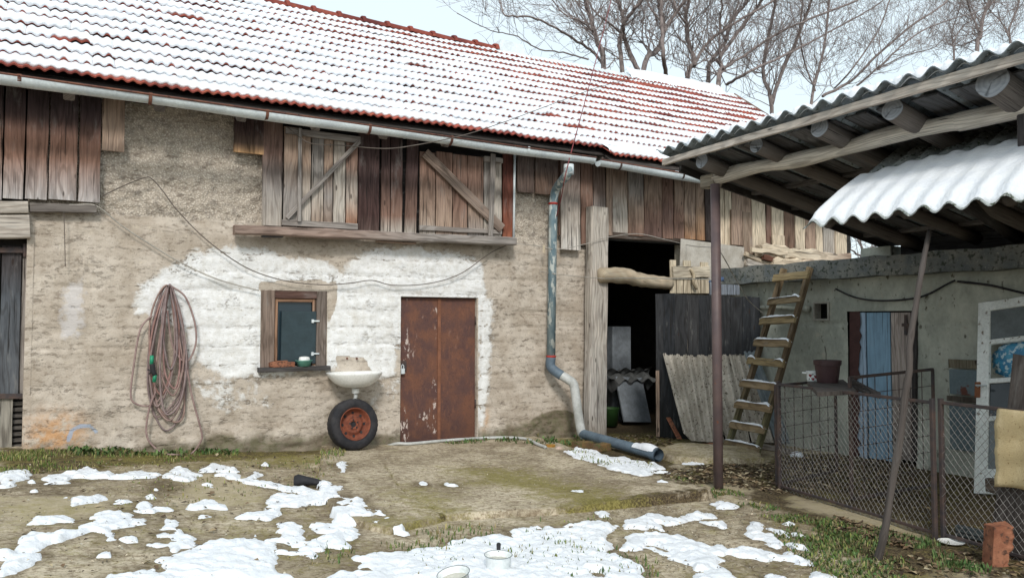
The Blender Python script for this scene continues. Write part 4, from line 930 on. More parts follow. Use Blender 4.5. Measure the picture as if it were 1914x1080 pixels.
blades(gw([(620, 1000), (1150, 960), (1250, 1080), (560, 1080)]), 900, .02, .055, .005, GREEN + WEED)
blades(gw([(200, 850), (640, 860), (640, 900), (200, 960)]), 500, .01, .035, .005, GREEN)
blades(gw([(905, 815), (1095, 806), (1095, 832), (1000, 840), (905, 832)]), 500, .02, .07, .012, WEED, 1.2)
blades(gw([(830, 830), (900, 828), (900, 836), (830, 838)]), 120, .02, .05, .008, WEED, 1.2)
blades(gw([(590, 850), (650, 845), (640, 866), (590, 868)]), 160, .02, .06, .006, GREEN, 1.0)
blades(gw([(1060, 850), (1230, 870), (1220, 900), (1090, 872)]), 350, .02, .06, .005, GREEN, 1.0)
blades(gw([(420, 840), (610, 832), (610, 838), (420, 846)]), 160, .01, .04, .008, WEED, 1.2)
o = gr.build('grass', LEAF, None); o['kind'] = 'stuff'
lf = MB()
def leaves(poly, n, cols, s0=.012, s1=.035):
    a = np.array(poly); lo, hi = a.min(0), a.max(0); k = 0
    while k < n:
        x = rnd.uniform(lo[0], hi[0]); y = rnd.uniform(lo[1], hi[1])
        if not inside(poly, np.array([x]), np.array([y]))[0]: continue
        k += 1; r = rnd.uniform(s0, s1); an = rnd.uniform(0, 6.28); q = V(x, y, padz(x, y) + rnd.uniform(.004, .02))
        u = V(math.cos(an), math.sin(an), rnd.uniform(-.4, .4)) * r; v = V(-math.sin(an), math.cos(an), rnd.uniform(-.4, .4)) * r * .6
        lf.add([q - u, q - v + V(0, 0, .006), q + u, q + v + V(0, 0, .006)], [(0, 1, 2), (0, 2, 3)], None, vary(rnd.choice(cols), .3))
LC_ = [S(120, 100, 78, .8), S(150, 132, 104, .8), S(92, 76, 60, .8), S(170, 156, 128, .8), S(74, 62, 52, .8)]
leaves(gw([(1240, 880), (1340, 868), (1560, 868), (1560, 915), (1450, 925), (1330, 905), (1245, 910)]), 1700, LC_)
leaves(gw([(1440, 850), (1700, 850), (1740, 960), (1480, 900)]), 1500, LC_); leaves(gw([(1560, 965), (1720, 1010), (1700, 1030), (1560, 990)]), 500, LC_[:3])
leaves(gw([(1120, 815), (1260, 815), (1260, 838), (1120, 836)]), 500, LC_); leaves(gw([(0, 850), (600, 845), (600, 1060), (0, 1060)]), 160, LC_)
PB = [S(176, 166, 148, .85), S(140, 130, 114, .8), S(110, 100, 84, .8), S(200, 190, 170, .88)]
leaves(gw([(0, 870), (640, 850), (640, 1080), (0, 1080)]), 900, PB, .004, .012); leaves(gw([(650, 850), (1050, 842), (1330, 945), (660, 1000)]), 500, PB, .003, .009); leaves(gw([(1100, 960), (1400, 930), (1560, 1080), (1200, 1080)]), 700, PB, .004, .012)
leaves(gw([(1640, 1040), (1914, 1030), (1914, 1080), (1640, 1080)]), 240, LC_)
o = lf.build('leaves', LEAF, None); o['kind'] = 'stuff'

# ================================================================== OUTBUILDING (right)
XB = 8.45
ob = thing('outbuilding', 'low grey rendered outbuilding with flat concrete roof under corrugated canopies', 'outbuilding', (XB, -3, -.1))
YF = wx(1392, 530, XB).y
ys = np.arange(-9.5, YF + .02, .03); zs = np.arange(-.4, 2.12, .03)
WY, WZ = np.meshgrid(ys, zs)
hole_a = wx(1525, 596, XB); hole_b = wx(1549, 567, XB); VH = (hole_b.y, hole_a.y, hole_a.z, hole_b.z)
pd_a = wx(1588, 700, XB); pd_b = wx(1712, 700, XB); PDR = (pd_b.y, pd_a.y, -.12, wx(1650, 583, XB).z)
pn_a = wx(1772, 750, XB); pn_b = wx(1832, 750, XB); PNL = (pn_b.y - .1, pn_a.y, wx(1800, 860, XB).z, wx(1800, 672, XB).z)
dX = XB - .012 * fbm(WY * 4, WZ * 5, 0, 4, 15) - .012 * fbm(WY * 1.2, WZ * 1.2, 0, 3, 16) - .014 * (np.abs(WZ - 1.52 - .01 * fbm(WY * 3, 0 * WY, 0, 2)) < .02) * -1
mb = MB(); cy2, cz2 = (WY[:-1, :-1] + WY[1:, 1:]) / 2, (WZ[:-1, :-1] + WZ[1:, 1:]) / 2
kp = np.ones(cy2.shape, bool)
for a in (VH, PDR): kp &= ~((cy2 > a[0]) & (cy2 < a[1]) & (cz2 > a[2]) & (cz2 < a[3]))
mb.npgrid(np.stack([dX, WY, WZ], -1), None, (1, 1, 1), kp); mb.build('wall', GREYWALL, ob, True)
mb = MB(); mb.box((XB - .0, YF - .02, -.4), (12, YF + .1, 2.12)); mb.build('end_wall', GREYWALL, ob)
mb = MB(); mb.box((XB + .25, -9.5, -.4), (XB + .3, YF - .02, 2.1)); mb.build('inner_wall', INNER, ob)
mb = MB(); n = 60
def slab(i, j):
    y = -9.6 + (YF + .28 + 9.6) * j / n; q = .02 * math.sin(y * 7.3) + .012 * math.sin(y * 17)
    return [(12.2, y, 2.08), (XB - .20 + q * .3, y, 2.08 + q * .4), (XB - .22 + q * .3, y, 2.31 + q * .5), (12.2, y, 2.33)][i]
mb.grid(4, n + 1, slab); mb.add([slab(i, n) for i in range(4)], [(0, 1, 2, 3)]); mb.build('roof_slab', DARKBEAM, ob)
mb = MB(); fr = .022
for lo, hi in (((XB - .03, VH[0] - fr, VH[2] - fr), (XB + .1, VH[0] + .002, VH[3] + fr)), ((XB - .03, VH[1] - .002, VH[2] - fr), (XB + .1, VH[1] + fr, VH[3] + fr)), ((XB - .032, VH[0], VH[2] - fr), (XB + .1, VH[1], VH[2])), ((XB - .032, VH[0], VH[3]), (XB + .1, VH[1], VH[3] + fr))): mb.box(lo, hi)
mb.build('vent_frame', plain('pale_mortar', S(184, 180, 170, .8), .9), ob)
# tall plank door: torn brown metal, pale blue, blue, grey wood with cross hinge
def xplk(mb, l, r, yt, yb, col, X, th=.025, n=5, jit=.003):
    m = (l + r) / 2; ym = (yt + yb) / 2; a = wx(l, ym, X).y; b = wx(r, ym, X).y; z1 = wx(m, yt, X).z; z0 = wx(m, yb, X).z
    mb.beam((X, (a + b) / 2, z1), (X, (a + b) / 2, z0), (0, 1, 0), abs(a - b) - .005, th, col, n, jit)
BLUEP = m_wood('blue_painted_wood', .25, .35, .3, .0)
XD = XB + .03
mb = MB(); xplk(mb, 1623, 1667, 584, 858, S(132, 164, 188, .9), XD); pdoor = mb.build('plank_door', BLUEP, ob, label='narrow plank door in strips of blue paint, torn brown metal and grey wood')
mb = MB(); xplk(mb, 1600, 1621, 584, 856, S(158, 180, 202, .9), XD); mb.build('pale_blue_board', BLUEP, pdoor)
mb = MB(); xplk(mb, 1668, 1706, 584, 858, grad(S(176, 164, 158, .8), S(150, 138, 130, .8)), XD); mb.build('grey_board', WOOD, pdoor)
mb = MB(); a = wx(1588, 583, XD - .03); b = wx(1588, 862, XD - .03); P = [a, b]
for k in range(14):
    yy = 858 - k * 21; P.append(wx(1604 + rnd.uniform(-3, 5) + (2 if k > 8 else 0), yy, XD - .03))
    P.append(wx(1606 + rnd.uniform(-3, 4), yy - 9, XD - .03))
mb.poly(P, .004, (1, 0, 0)); mb.build('torn_sheet', plain('torn_brown_sheet', S(84, 56, 54, .8), .6), pdoor)
mb = MB(); mb.beam(wx(1693, 588, XD - .025), wx(1693, 626, XD - .025), (0, 1, 0), .035, .012, (.04, .04, .04)); mb.beam(wx(1686, 607, XD - .03), wx(1706, 607, XD - .03), (0, 0, 1), .035, .012, (.04, .04, .04)); mb.build('cross_hinge', DARKIRON, pdoor)
mb = MB(); mb.beam(wx(1711, 584, XB - .0), wx(1711, 860, XB - .0), (0, 1, 0), .06, .06, (.045, .04, .04)); mb.build('door_post', WOOD, ob)
# patched low panel door
XP = XB - .06
mb = MB(); xplk(mb, 1773, 1829, 672, 688, S(120, 112, 92, .8), XP, n=2); lowd = mb.build('low_panel', WOOD, ob, label='low patched panel of boards and grey blue sheet with rust')
SHEETP = m_mottle('grey_blue_sheet', S(120, 136, 142, .8), S(104, 122, 130, .8), 3, S(96, 58, 48), (.60, .64), 3.4, rough=.6, bump=.05)
mb = MB(); a, b = wx(1774, 689, XP), wx(1828, 740, XP); mb.box((XP - .0, b.y, b.z), (XP + .015, a.y, a.z)); a, b = wx(1774, 752, XP), wx(1828, 846, XP); mb.box((XP - .0, b.y, b.z), (XP + .015, a.y, a.z)); mb.build('sheet', SHEETP, lowd)
mb = MB(); xplk(mb, 1770, 1829, 741, 751, S(92, 84, 74, .8), XP - .02, n=2); mb.build('rail', WOOD, lowd)
mb = MB(); mb.tube(crom([wx(1562, 540, XB - .03), wx(1600, 556, XB - .04), wx(1650, 562, XB - .04), wx(1720, 555, XB - .04), wx(1772, 530, XB - .05), wx(1785, 524, XB - .05)], 6), .011, 6); mb.build('cable', BLACK, ob, True)
mb = MB(); mb.tube(crom([wx(1790, 526, XB - .05), wx(1850, 533, XB - .06), wx(1914, 548, XB - .06), wx(1990, 565, XB - .06)], 5), .013, 6); mb.build('cable', BLACK, ob, True)
mb = MB(); mb.tube([wx(1418, 574, XB - .06), wx(1512, 577, XB - .06)], .028, 10); mb.tube([wx(1505, 577, XB - .06), wx(1512, 577, XB - .06)], .045, 10); mb.build('wall_pipe', GREYWALL, ob, True)
# concrete blocks and dark board between slab and canopies
def block(lo, hi, lab):
    o = None; mb = MB(); mb.box(lo, hi); tag(mb.build('concrete_block', GREYWALL, None), lab, 'block'); return o
a = wx(1617, 494, XB + .1); b = wx(1672, 460, XB + .1); block((XB + .02, b.y, 2.325), (XB + .3, a.y, b.z), 'grey concrete block standing on the flat roof edge under the lean-to rafters')
mb = MB(); a = wx(1690, 500, XB + .2); mb.beam((XB + .2, a.y, 2.42), (XB + .2, -9.4, 2.42), (0, 0, 1), .2, .12, S(60, 60, 62, .8), 10, .006); tag(mb.build('wall_beam', WOOD, None), 'dark timber lying along the flat roof edge in the shade', 'beam')

# ================================================================== CORRUGATED CANOPY
can = thing('canopy', 'high corrugated canopy on round log rafters and a brown steel post', 'canopy', (5.6, -3.4, -.1))
CX = 5.06; SC = -.19; CP = .177
cA = wx(1226, 284, CX); CZ = cA.z; CY1 = cA.y
def corr(mb, x0, x1, y0, y1, zf, per, amp, th=.008, nx=14, snow=None, ph=0.0):
    """corrugations run along X, waves along Y"""
    ny = int((y1 - y0) / per * 10); Y = y0 + (y1 - y0) * np.arange(ny + 1) / ny; X = np.linspace(x0, x1, nx)
    YY, XX = np.meshgrid(Y, X); W = amp * np.cos(2 * PI * (YY - y1) / per + ph) / 2
    top = np.stack([XX, YY, zf(XX, YY) + W], -1); bot = top - np.array([0, 0, th])
    mb.npgrid(top); mb.npgrid(bot)
    mb.npgrid(np.stack([top[0], bot[0]])); mb.npgrid(np.stack([top[-1], bot[-1]])); mb.npgrid(np.stack([top[:, -1], bot[:, -1]])); mb.npgrid(np.stack([top[:, 0], bot[:, 0]]))
_q = wx(1914, 80, CX); TL = (_q.z - CZ) / (CY1 - _q.y)
zc = lambda X, Y=None: CZ + (X - CX) * SC + (0 if Y is None else (CY1 - Y) * TL)
mb = MB(); corr(mb, CX, 8.9, -9.6, CY1, zc, CP, .056, nx=18); mb.build('corrugated_sheet', CEMENT_DARK, can, True)
Yq = np.arange(-9.6, CY1 - .02, .0177); Xq = np.array([CX + .06, CX + .065, CX + .12, CX + .3, CX + .8, CX + 1.6, CX + 2.6, 8.8])
YY, XX = np.meshgrid(Yq, Xq); W = .028 * np.cos(2 * PI * (YY - CY1) / CP)
hh = np.array([-.01, .06, .10, .115, .12, .12, .12, .09])[:, None] * (1 + .6 * fbm(YY * 2.3, XX * 2, 0, 3, 19)) * np.where(YY < -4.6, 1.0, 1.0) + .0 * XX
hh = np.maximum(hh - .045 * sstep(.0, .02, W), -.012)
mb = MB(); mb.npgrid(np.stack([XX + .05 * fbm(YY * 4, 0 * YY, 0, 3, 21), YY, zc(XX, YY) + W * .8 + hh], -1)); mb.build('canopy_snow', SNOW, can, True)
mb = MB(); a = wx(1248, 302, CX + .06); b_ = wx(1914, 108, CX + .06); b_ = a + (b_ - a) * ((-9.5 - a.y) / (b_.y - a.y)); mb.beam((CX + .06, CY1 - .04, a.z), b_, (0, 0, 1), .065, .035, S(194, 184, 172, .85), 18, .004); mb.build('fascia_board', WOOD, can)
for px, py, r in ((1312, 301, .072), (1414, 272, .066), (1532, 239, .078), (1668, 205, .08), (1855, 153, .105)):
    p = wx(px, py, CX + .16); mb = MB()
    mb.tube(crom([p, p + V(1.2, .03, SC * 1.2 - .0), p + V(3.4, 0, SC * 3.4)], 4), r, 16, S(112, 104, 98, .85), rough=.04)
    ro = mb.build('log_rafter', WOOD_SOFT, can, True)
    e = MB(); m = 18
    for k, (ra, cc) in enumerate(((1.0, S(150, 160, 172, .8)),)):
        axl = V(1.2, .03, SC * 1.2).normalized(); ul = V(0, 1, 0); ul = (ul - axl * ul.dot(axl)).normalized(); wl = axl.cross(ul); rr_ = [1.0, .99, .9, .8, .7, .6, .5, .38, .26, .14, .01]; m = 30; ck = rnd.randint(0, 29)
    def ecol(i, j):
        k_ = .78 + .22 * ((j * 7 + 3) % 3) / 2; d_ = min((i - ck) % m, (ck - i) % m, (i - ck - 11) % m)
        k_ *= .35 if d_ == 0 and j > 1 else 1
        return S(164, 170, 178, .85 * k_)
    e.grid(m, len(rr_), lambda i, j: p + axl * (.002 if j == 0 else -.007) + (ul * math.cos(2 * PI * i / m) + wl * math.sin(2 * PI * i / m)) * r * rr_[j] * (1 + .025 * math.sin(i * .9)), None, ecol, closeu=True)
    e.build('sawn_end', WOOD_SOFT, ro)
yy_ = -4.0
for k in range(5):
    X = 5.75 + k * .62; mb = MB(); mb.beam((X, CY1 - .05, zc(X) - .06), (X, -9.5, zc(X, -9.5) - .06), (1, 0, 0), .08, .05, vary(S(100, 96, 94, .85)), 8, .005); mb.build('purlin', WOOD, can)
bx = 5.56; a = wx(1338, 333, bx); b = wx(1905, 200, bx)
mb = MB(); mid = [a.lerp(b, k / 6) + V(0, 0, .015 * math.sin(k * 1.9)) for k in range(7)]; mid.append(V(bx, -9.4, b.z))
mb.tube(crom(mid, 4), [.064 + .008 * math.sin(i * .9) for i in range(len(crom(mid, 4)))], 14, S(206, 198, 184, .85), rough=.035); mb.build('log_beam', WOOD, can, True)
mb = MB(); q = wx(1325, 338, bx); mb.beam(q + V(0, .06, -.01), q + V(0, -.12, -.01), (0, 0, 1), .13, .12, S(170, 160, 142, .8)); mb.build('beam_end', WOOD, can)
pb = gnd(1343, 915); mb = MB(); pt = wx(1343, 347, pb.x)
mb.tube([(pb.x, pb.y, pb.z - .2), (pb.x, pb.y, pt.z + .02)], .046, 18); mb.build('steel_post', m_mottle('brown_painted_steel', S(96, 82, 84, .85), S(112, 94, 92, .85), 5, S(120, 76, 60), (.66, .74), 16, rough=.5, bump=.03, spec=.4), can, True)
mb = MB(); mb.beam((bx, wx(1919, 220, bx).y, 3.05), (bx, wx(1919, 220, bx).y, 2.45), (0, 1, 0), .09, .09, (.05, .045, .045)); mb.build('hanger_post', WOOD, can)
# far edge trim board of the canopy, seen from below
mb = MB(); mb.beam((CX + .3, CY1 - .02, zc(CX + .3) - .075), (8.8, CY1 - .02, zc(8.8) - .075), (0, 0, 1), .09, .03, S(70, 66, 64, .8), 6, .004); mb.build('edge_board', WOOD, can)
mb = MB()
for k in range(22):
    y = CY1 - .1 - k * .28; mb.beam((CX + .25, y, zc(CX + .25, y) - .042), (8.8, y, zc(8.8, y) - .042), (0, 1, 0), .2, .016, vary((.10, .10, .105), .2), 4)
mb.build('soffit_boards', WOOD, can)

# ================================================================== LEAN-TO ROOF with thick snow
LX = 4.98; SLP = .62
lA = wx(1500, 405, LX); LY1 = lA.y; LZ = wx(1628, 404, LX).z - .028
lt_ = thing('lean_to_roof', 'low corrugated lean-to roof carrying a thick slab of snow', 'roof', (LX, LY1, -.1))
zl = lambda X, Y=None: LZ + .028 + (X - LX) * SLP
XT = 6.16
mb = MB(); corr(mb, LX, XT, -8.2, LY1, zl, CP, .056, nx=10, ph=PI); mb.build('corrugated_sheet', m_mottle('mossy_fibre_cement', S(176, 180, 178), S(140, 146, 146), 3, S(84, 90, 78), (.52, .62), 26, rough=.95, bump=.3, c4=S(206, 206, 198), sc4=34, t4=(.62, .67), spec=.1), lt_, True)
Yq = np.arange(-8.2, LY1 + .001, .0118); tq = np.array([0, 0, .01, .03, .08, .16, .3, .5, .7, .84, .93, .98, 1.0, 1.003])
hq = np.array([-.012, .004, .018, .034, .052, .064, .074, .08, .08, .074, .06, .04, .015, -.012])
YY, TT = np.meshgrid(Yq, tq)
ul = np.interp(Yq, [wx(1900, 280, 5.6).y - 2, wx(1914, 270, 5.55).y, wx(1840, 292, 5.55).y, wx(1700, 305, 5.55).y, LY1], [.86, .82, .79, .74, .66])
ul = ul + .035 * fbm(Yq * 3, 0 * Yq, 0, 3, 23) + .02 * np.cos(2 * PI * (Yq - LY1) / CP)
XX = LX + .010 + TT * ul[None, :] + np.where(TT < .005, .012 * fbm(YY * 6, TT, 0, 2, 24), 0)
W = .028 * np.cos(2 * PI * (YY - LY1) / CP + PI)
h = hq[:, None] * (1 + .25 * fbm(YY * 2, TT * 2, 0, 3, 25)); damp = np.interp(tq, [0, .04, .2, .5, .85, 1], [1, .88, .34, .16, .22, .9])[:, None]
endf = sstep(0, .08, LY1 - YY); h = h * (1 - .55 * (W > .0) * sstep(.10, .0, TT)); h = h * (.15 + .85 * endf) - .012 * (1 - endf)
mb = MB(); mb.npgrid(np.stack([XX, YY, zl(XX) + W * damp + h], -1)); mb.build('roof_snow', SNOW, lt_, True)
mb = MB(); mb.beam((LX + .30, LY1 + .0, zl(LX + .3) - .075), (LX + .30, -8.2, zl(LX + .3) - .075), (0, 0, 1), .09, .06, S(92, 88, 84, .8), 12, .006); mb.build('eave_beam', WOOD, lt_)
for y in (LY1 - .1, LY1 - .75, LY1 - 1.45, LY1 - 2.1):
    mb = MB(); mb.tube([(LX + .16, y, zl(LX + .16) - .09), (XT, y, zl(XT) - .10)], .045, 10, S(92, 86, 82, .8), rough=.05); mb.build('rafter', WOOD_SOFT, lt_, True)
mb = MB(); mb.beam((XT - .03, LY1, zl(XT) - .09), (XT - .03, -8.2, zl(XT) - .09), (0, 0, 1), .1, .05, S(84, 80, 78, .8), 8, .005); mb.build('top_batten', WOOD, lt_)
# lower boards and struts under the canopies, down on to the flat roof
for i, (ya, yb, za) in enumerate(((LY1 - .2, LY1 + .3, 2.74), (LY1 - 1.1, LY1 - .9, 2.74), (LY1 - 2.0, LY1 - 2.0, 2.74))):
    mb = MB(); mb.tube([(XT, ya, zl(XT) - .2), (XB + .35, yb, 2.38)], .06, 10, S(70, 66, 64, .8), rough=.05); mb.build('strut', WOOD_SOFT, can, True)
# crooked prop
pb = gnd(1638, 1046); X = pb.x
pts = [V(pb.x, pb.y, pb.z - .03), wx(1655, 985, X + .0), wx(1668, 900, X + .02), wx(1682, 820, X + .03), wx(1692, 740, X + .04), wx(1700, 690, X + .05), wx(1701, 640, X + .06), wx(1712, 570, X + .12), wx(1724, 500, X + .22), wx(1737, 432, LX + .3)]
mb = MB(); pp = crom(pts, 5); mb.tube(pp, [.025 - .009 * i / len(pp) + (.004 if i % 9 == 4 else 0) for i in range(len(pp))], 10, S(96, 88, 84, .72), rough=.09)
tag(mb.build('prop_pole', WOOD_SOFT, None, True), 'crooked bare branch propping up the eave of the snowy lean-to', 'pole')
# ================================================================== CHAIN-LINK ENCLOSURE
WIRE = m_mottle('fence_wire', S(170, 166, 162, .9), S(140, 136, 132, .9), 20, rough=.6, bump=0, metal=.1)
def chain(mb, P0, P1, h0, h1, step=.052, r=.0018, sag_=.0):
    """diamond mesh between ground points P0,P1 with heights h0,h1: zigzag wires"""
    P0, P1 = Vector(P0), Vector(P1); L = (P1 - P0).length; d = (P1 - P0) / L; nrm = V(d.y, -d.x, 0).normalized()
    def pt(s, z):
        q = s / L; h = h0 + (h1 - h0) * q
        return P0 + d * s + V(0, 0, z * h) + nrm * (.018 * math.sin(s * 3.1 + z * 4) * z * (1 - z) * 4)
    H = (h0 + h1) / 2; nrow = int(H / step)
    for sgn in (1, -1):
        for k in range(-nrow - 2, int(L / step) + nrow + 3):
            pts = []
            for j in range(nrow * 1 + 1):
                s = k * step + sgn * j * step * .86; 
                if -.001 <= s <= L + .001:
                    pts.append(pt(s, j / nrow) + nrm * (.003 * (1 if (j % 2) ^ (sgn > 0) else -1)))
            if len(pts) > 1: mb.tube(pts, r, 3, cap=False)
fA, fB = gnd(1458, 915), gnd(1748, 1006); fC = gnd(1764, 1008); dirn = (fB - fA).normalized(); fD = fC + (gnd(1914, 1052) - fC).normalized() * 1.6
def toppt(base, py, ):
    q = base.copy(); pr = (base - Vector(CAM)); f = pr.dot(Vector(FW)); u = (540 - py) / F * f; q.z = EYE + (u * 1.0) * cp_ + f * sp_ * 1.0 - .0
    # solve exactly
    lo, hi = base.z, base.z + 3
    for _ in range(40):
        m = (lo + hi) / 2; d = V(base.x, base.y, m) - Vector(CAM); y = 540 - F * d.dot(Vector(UP)) / d.dot(Vector(FW))
        if y > py: lo = m
        else: hi = m
    return V(base.x, base.y, lo)
tA, tB, tC = toppt(fA, 718), toppt(fB, 752), toppt(fC, 752); tD = V(fD.x, fD.y, fD.z + (tC.z - fC.z) * 1.0)
for (b0, b1, t0, t1, lab, nm) in ((fA, fB, tA, tB, 'longer rusty framed chain-link panel behind the crooked prop', 0), (fC, fD, tC, tD, 'nearer chain-link panel with a sack hanging over its rail', 1)):
    f_ = thing('chain_link_panel', lab, 'fence', tuple((b0 + b1) / 2), 'chain-link panels of the pen')
    for (p, q) in ((b0, t0), (b1, t1)):
        mb = MB(); mb.beam(p - V(0, 0, .08), q + V(0, 0, .03), (b1 - b0), .032, .032, (1, 1, 1), 4); mb.build('post', DARKIRON, f_)
    mb = MB(); mb.beam(t0, t1, (0, 0, 1), .024, .024); mb.build('top_rail', DARKIRON, f_)
    mb = MB(); mb.beam(b0 + V(0, 0, .04), b1 + V(0, 0, .04), (0, 0, 1), .022, .022); mb.build('bottom_rail', DARKIRON, f_)
    mb = MB(); chain(mb, b0, b1, t0.z - b0.z, t1.z - b1.z); mb.build('wire_mesh', WIRE, f_, True)
# welded grid frames inside the pen
def gridpanel(lab, P0, P1, z0, z1, zt0, zt1, nx, nz, grp, frame=.026):
    g_ = thing('grid_panel', lab, 'panel', tuple((Vector(P0) + Vector(P1)) / 2), grp)
    a, b = Vector(P0), Vector(P1); fr = MB()
    A0, B0, A1, B1 = V(a.x, a.y, z0), V(b.x, b.y, z1), V(a.x, a.y, zt0), V(b.x, b.y, zt1)
    for p, q in ((A0, A1), (B0, B1)): fr.beam(p, q, b - a, frame, frame)
    for p, q in ((A0, B0), (A1, B1)): fr.beam(p, q, (0, 0, 1), frame, frame)
    fr.build('frame', DARKIRON, g_); w = MB()
    for i in range(1, nx): t = i / nx; w.tube([A0.lerp(B0, t), A1.lerp(B1, t)], .004, 4)
    for i in range(1, nz): t = i / nz; w.tube([A0.lerp(A1, t), B0.lerp(B1, t)], .004, 4)
    w.build('wire_grid', DARKIRON, g_); return g_
ga_ = gnd(1588, 930); gq = V(ga_.x, -4.55, 0); g0 = wz(1588, 707, .95); g1 = wz(1744, 690, .95)
Yg = -4.5; p0 = wy(1588, 706, Yg); p1 = wy(1743, 690, Yg)
gridpanel('open wire grid gate standing across the pen', (p0.x, Yg, 0), (p1.x, Yg, 0), -.02, -.02, p0.z, p1.z, 7, 7, 'welded grid panels in the pen')
p0 = wy(1462, 712, fA.y + .1); p1 = wy(1523, 706, fA.y + .1)
gridpanel('short wire grid end panel under the flower pot board', (fA.x + .05, fA.y + .08, 0), (fA.x + 1.15, fA.y + .25, 0), -.02, -.02, tA.z - .02, tA.z - .02, 7, 7, 'welded grid panels in the pen')
# board with pots on the corner of the pen
zb_ = tA.z + .01
c = [wz(1509, 713, zb_), wz(1576, 709, zb_), wz(1601, 729, zb_), wz(1528, 733, zb_)]
mb = MB(); mb.poly(c, -.035, (0, 0, 1), S(92, 86, 82, .8)); tag(mb.build('pot_board', WOOD, None), 'grey wet board on the pen corner carrying pots', 'board')
mb = MB(); mb.beam(wz(1590, 711, zb_ - .01), wz(1643, 739, zb_ - .03), (0, 0, 1), .05, .03, S(84, 78, 76, .8), 3); mb.beam(wz(1575, 716, zb_ - .02), wz(1630, 736, zb_ - .04), (0, 0, 1), .03, .04, S(70, 64, 62, .8), 3)
tag(mb.build('pen_lath', WOOD, None), 'dark lath sloping from pot board along the pen rail', 'lath')
pc = wz(1547, 715, zb_); k = (pc - Vector(CAM)).dot(Vector(FW)) / F
BROWN = plain('brown_plastic', S(72, 48, 50, .8), .45, .08, .4); SOIL = plain('soil', S(60, 50, 42, .7), .95)
pot = thing('flower_pot', 'brown plastic flower pot with a bare twig on the pen board', 'flower pot', tuple(pc))
mb = MB(); R1, R0, H = 24.5 * k, 18.5 * k, 42 * k
mb.lathe([(.001, .002), (R0, .002), (R0 + (R1 - R0) * .7, H * .78), (R1, H * .79), (R1 * 1.02, H), (R1 * .95, H), (R1 * .9, H * .8)], pc, (0, 0, 1), 28); mb.build('pot_body', BROWN, pot, 'auto')
mb = MB(); mb.lathe([(.001, H * .84), (R1 * .93, H * .82)], pc, (0, 0, 1), 20); mb.build('soil', SOIL, pot)
mb = MB(); mb.tube([pc + V(-.02, 0, H * .8), pc + V(-.015, 0, H * 1.3), pc + V(-.02, .01, H * 1.62)], .004, 6, S(70, 60, 54)); mb.build('twig', WOOD_SOFT, pot)
HEART = plain('red_print', S(150, 44, 60, .8), .4); LEAFP = plain('dark_print', S(50, 60, 70, .8), .4)
pc2 = wz(1521, 713, zb_); k2 = (pc2 - Vector(CAM)).dot(Vector(FW)) / F; ep = thing('enamel_pot', 'white enamel pot with red heart print beside the brown flower pot', 'pot', tuple(pc2))
mb = MB(); r = 12.5 * k2; mb.lathe([(.001, .003), (r * .9, .003), (r, r * .4), (r * 1.0, r * 1.4), (r * 1.12, r * 1.5), (r * 1.12, r * 1.56), (r * .95, r * 1.5), (r * .9, r * .3), (.001, r * .25)], pc2, (0, 0, 1), 28); mb.build('pot_body', ENAMEL, ep, True)
hdir = (Vector(CAM) - pc2); hdir.z = 0; hdir.normalize(); hs = V(-hdir.y, hdir.x, 0)
for (u, v, s_, m_) in ((-.45, .95, .20, HEART), (.3, .8, .22, HEART), (-.1, .45, .18, HEART), (.62, 1.1, .12, LEAFP), (-.1, 1.12, .1, LEAFP), (.55, .4, .12, LEAFP), (-.6, .45, .1, LEAFP)):
    cc = pc2 + (hdir * math.sqrt(max(0, 1 - u * u)) + hs * u) * r * 1.01 + V(0, 0, v * r); mb = MB()
    nn = (hdir * math.sqrt(1 - u * u) + hs * u); tt = V(-nn.y, nn.x, 0)
    mb.poly([cc + (tt * x + V(0, 0, y)) * r * s_ * 1.3 for x, y in ((0, -1), (.6, -.4), (1, .3), (.7, .8), (.3, .8), (0, .45), (-.3, .8), (-.7, .8), (-1, .3), (-.6, -.4))], .002, nn); mb.build('heart_print' if m_ is HEART else 'leaf_print', m_, ep)
for sg in (-1, 1):
    mb = MB(); mb.tube(crom([pc2 + hs * sg * r * 1.0 + V(0, 0, r * 1.25) + hdir * .0, pc2 + hs * sg * r * 1.5 + V(0, 0, r * 1.3), pc2 + hs * sg * r * 1.5 + hdir * r * .4 + V(0, 0, r * 1.3), pc2 + hs * sg * r * 1.0 + hdir * r * .4 + V(0, 0, r * 1.25)], 4), .008, 6); mb.build('handle', ENAMEL, ep, True)
# old glazed door leaning against the wall
GD0 = gnd(1822, 922); ztop = 1.0
WHITEP = m_mottle('flaked_white_paint', S(246, 250, 247, .98), S(230, 234, 230, .95), 5, S(142, 130, 112, .8), (.63, .68), 20, rough=.6, bump=.2)
gd = thing('glazed_door', 'old white glazed door leaning against the grey wall with blue bags behind it', 'door', tuple(GD0))
pu = wx(1830, 568, XB - .06); ex = V(0, -1, 0); upv = (pu - GD0); Hd = upv.length; upv.normalize(); ex = (ex - upv * ex.dot(upv)).normalized(); nx_ = upv.cross(ex)
if nx_.x > 0: nx_ = -nx_
def gp(u, v, w=0): return GD0 + ex * u + upv * v + nx_ * w
mb = MB(); mb.beam(gp(.06, 0), gp(.06, Hd), ex, .12, .045, (1, 1, 1), 3, .002); mb.build('stile', WHITEP, gd)
mb = MB(); mb.beam(gp(.80, 0), gp(.80, Hd), ex, .12, .045); mb.build('stile', WHITEP, gd)
for v, h in ((Hd - .05, .10), (Hd * .775, .05), (Hd * .565, .05), (Hd * .37, .05), (.12, .24)):
    mb = MB(); mb.beam(gp(.12, v), gp(.74, v), upv, h, .04); mb.build('rail', WHITEP, gd)
GREYP = plain('dusty_glass', S(128, 136, 138, .85), .3, .12, .5); DARKP = plain('dark_glass', S(44, 52, 56, .8), .15, .1, .5)
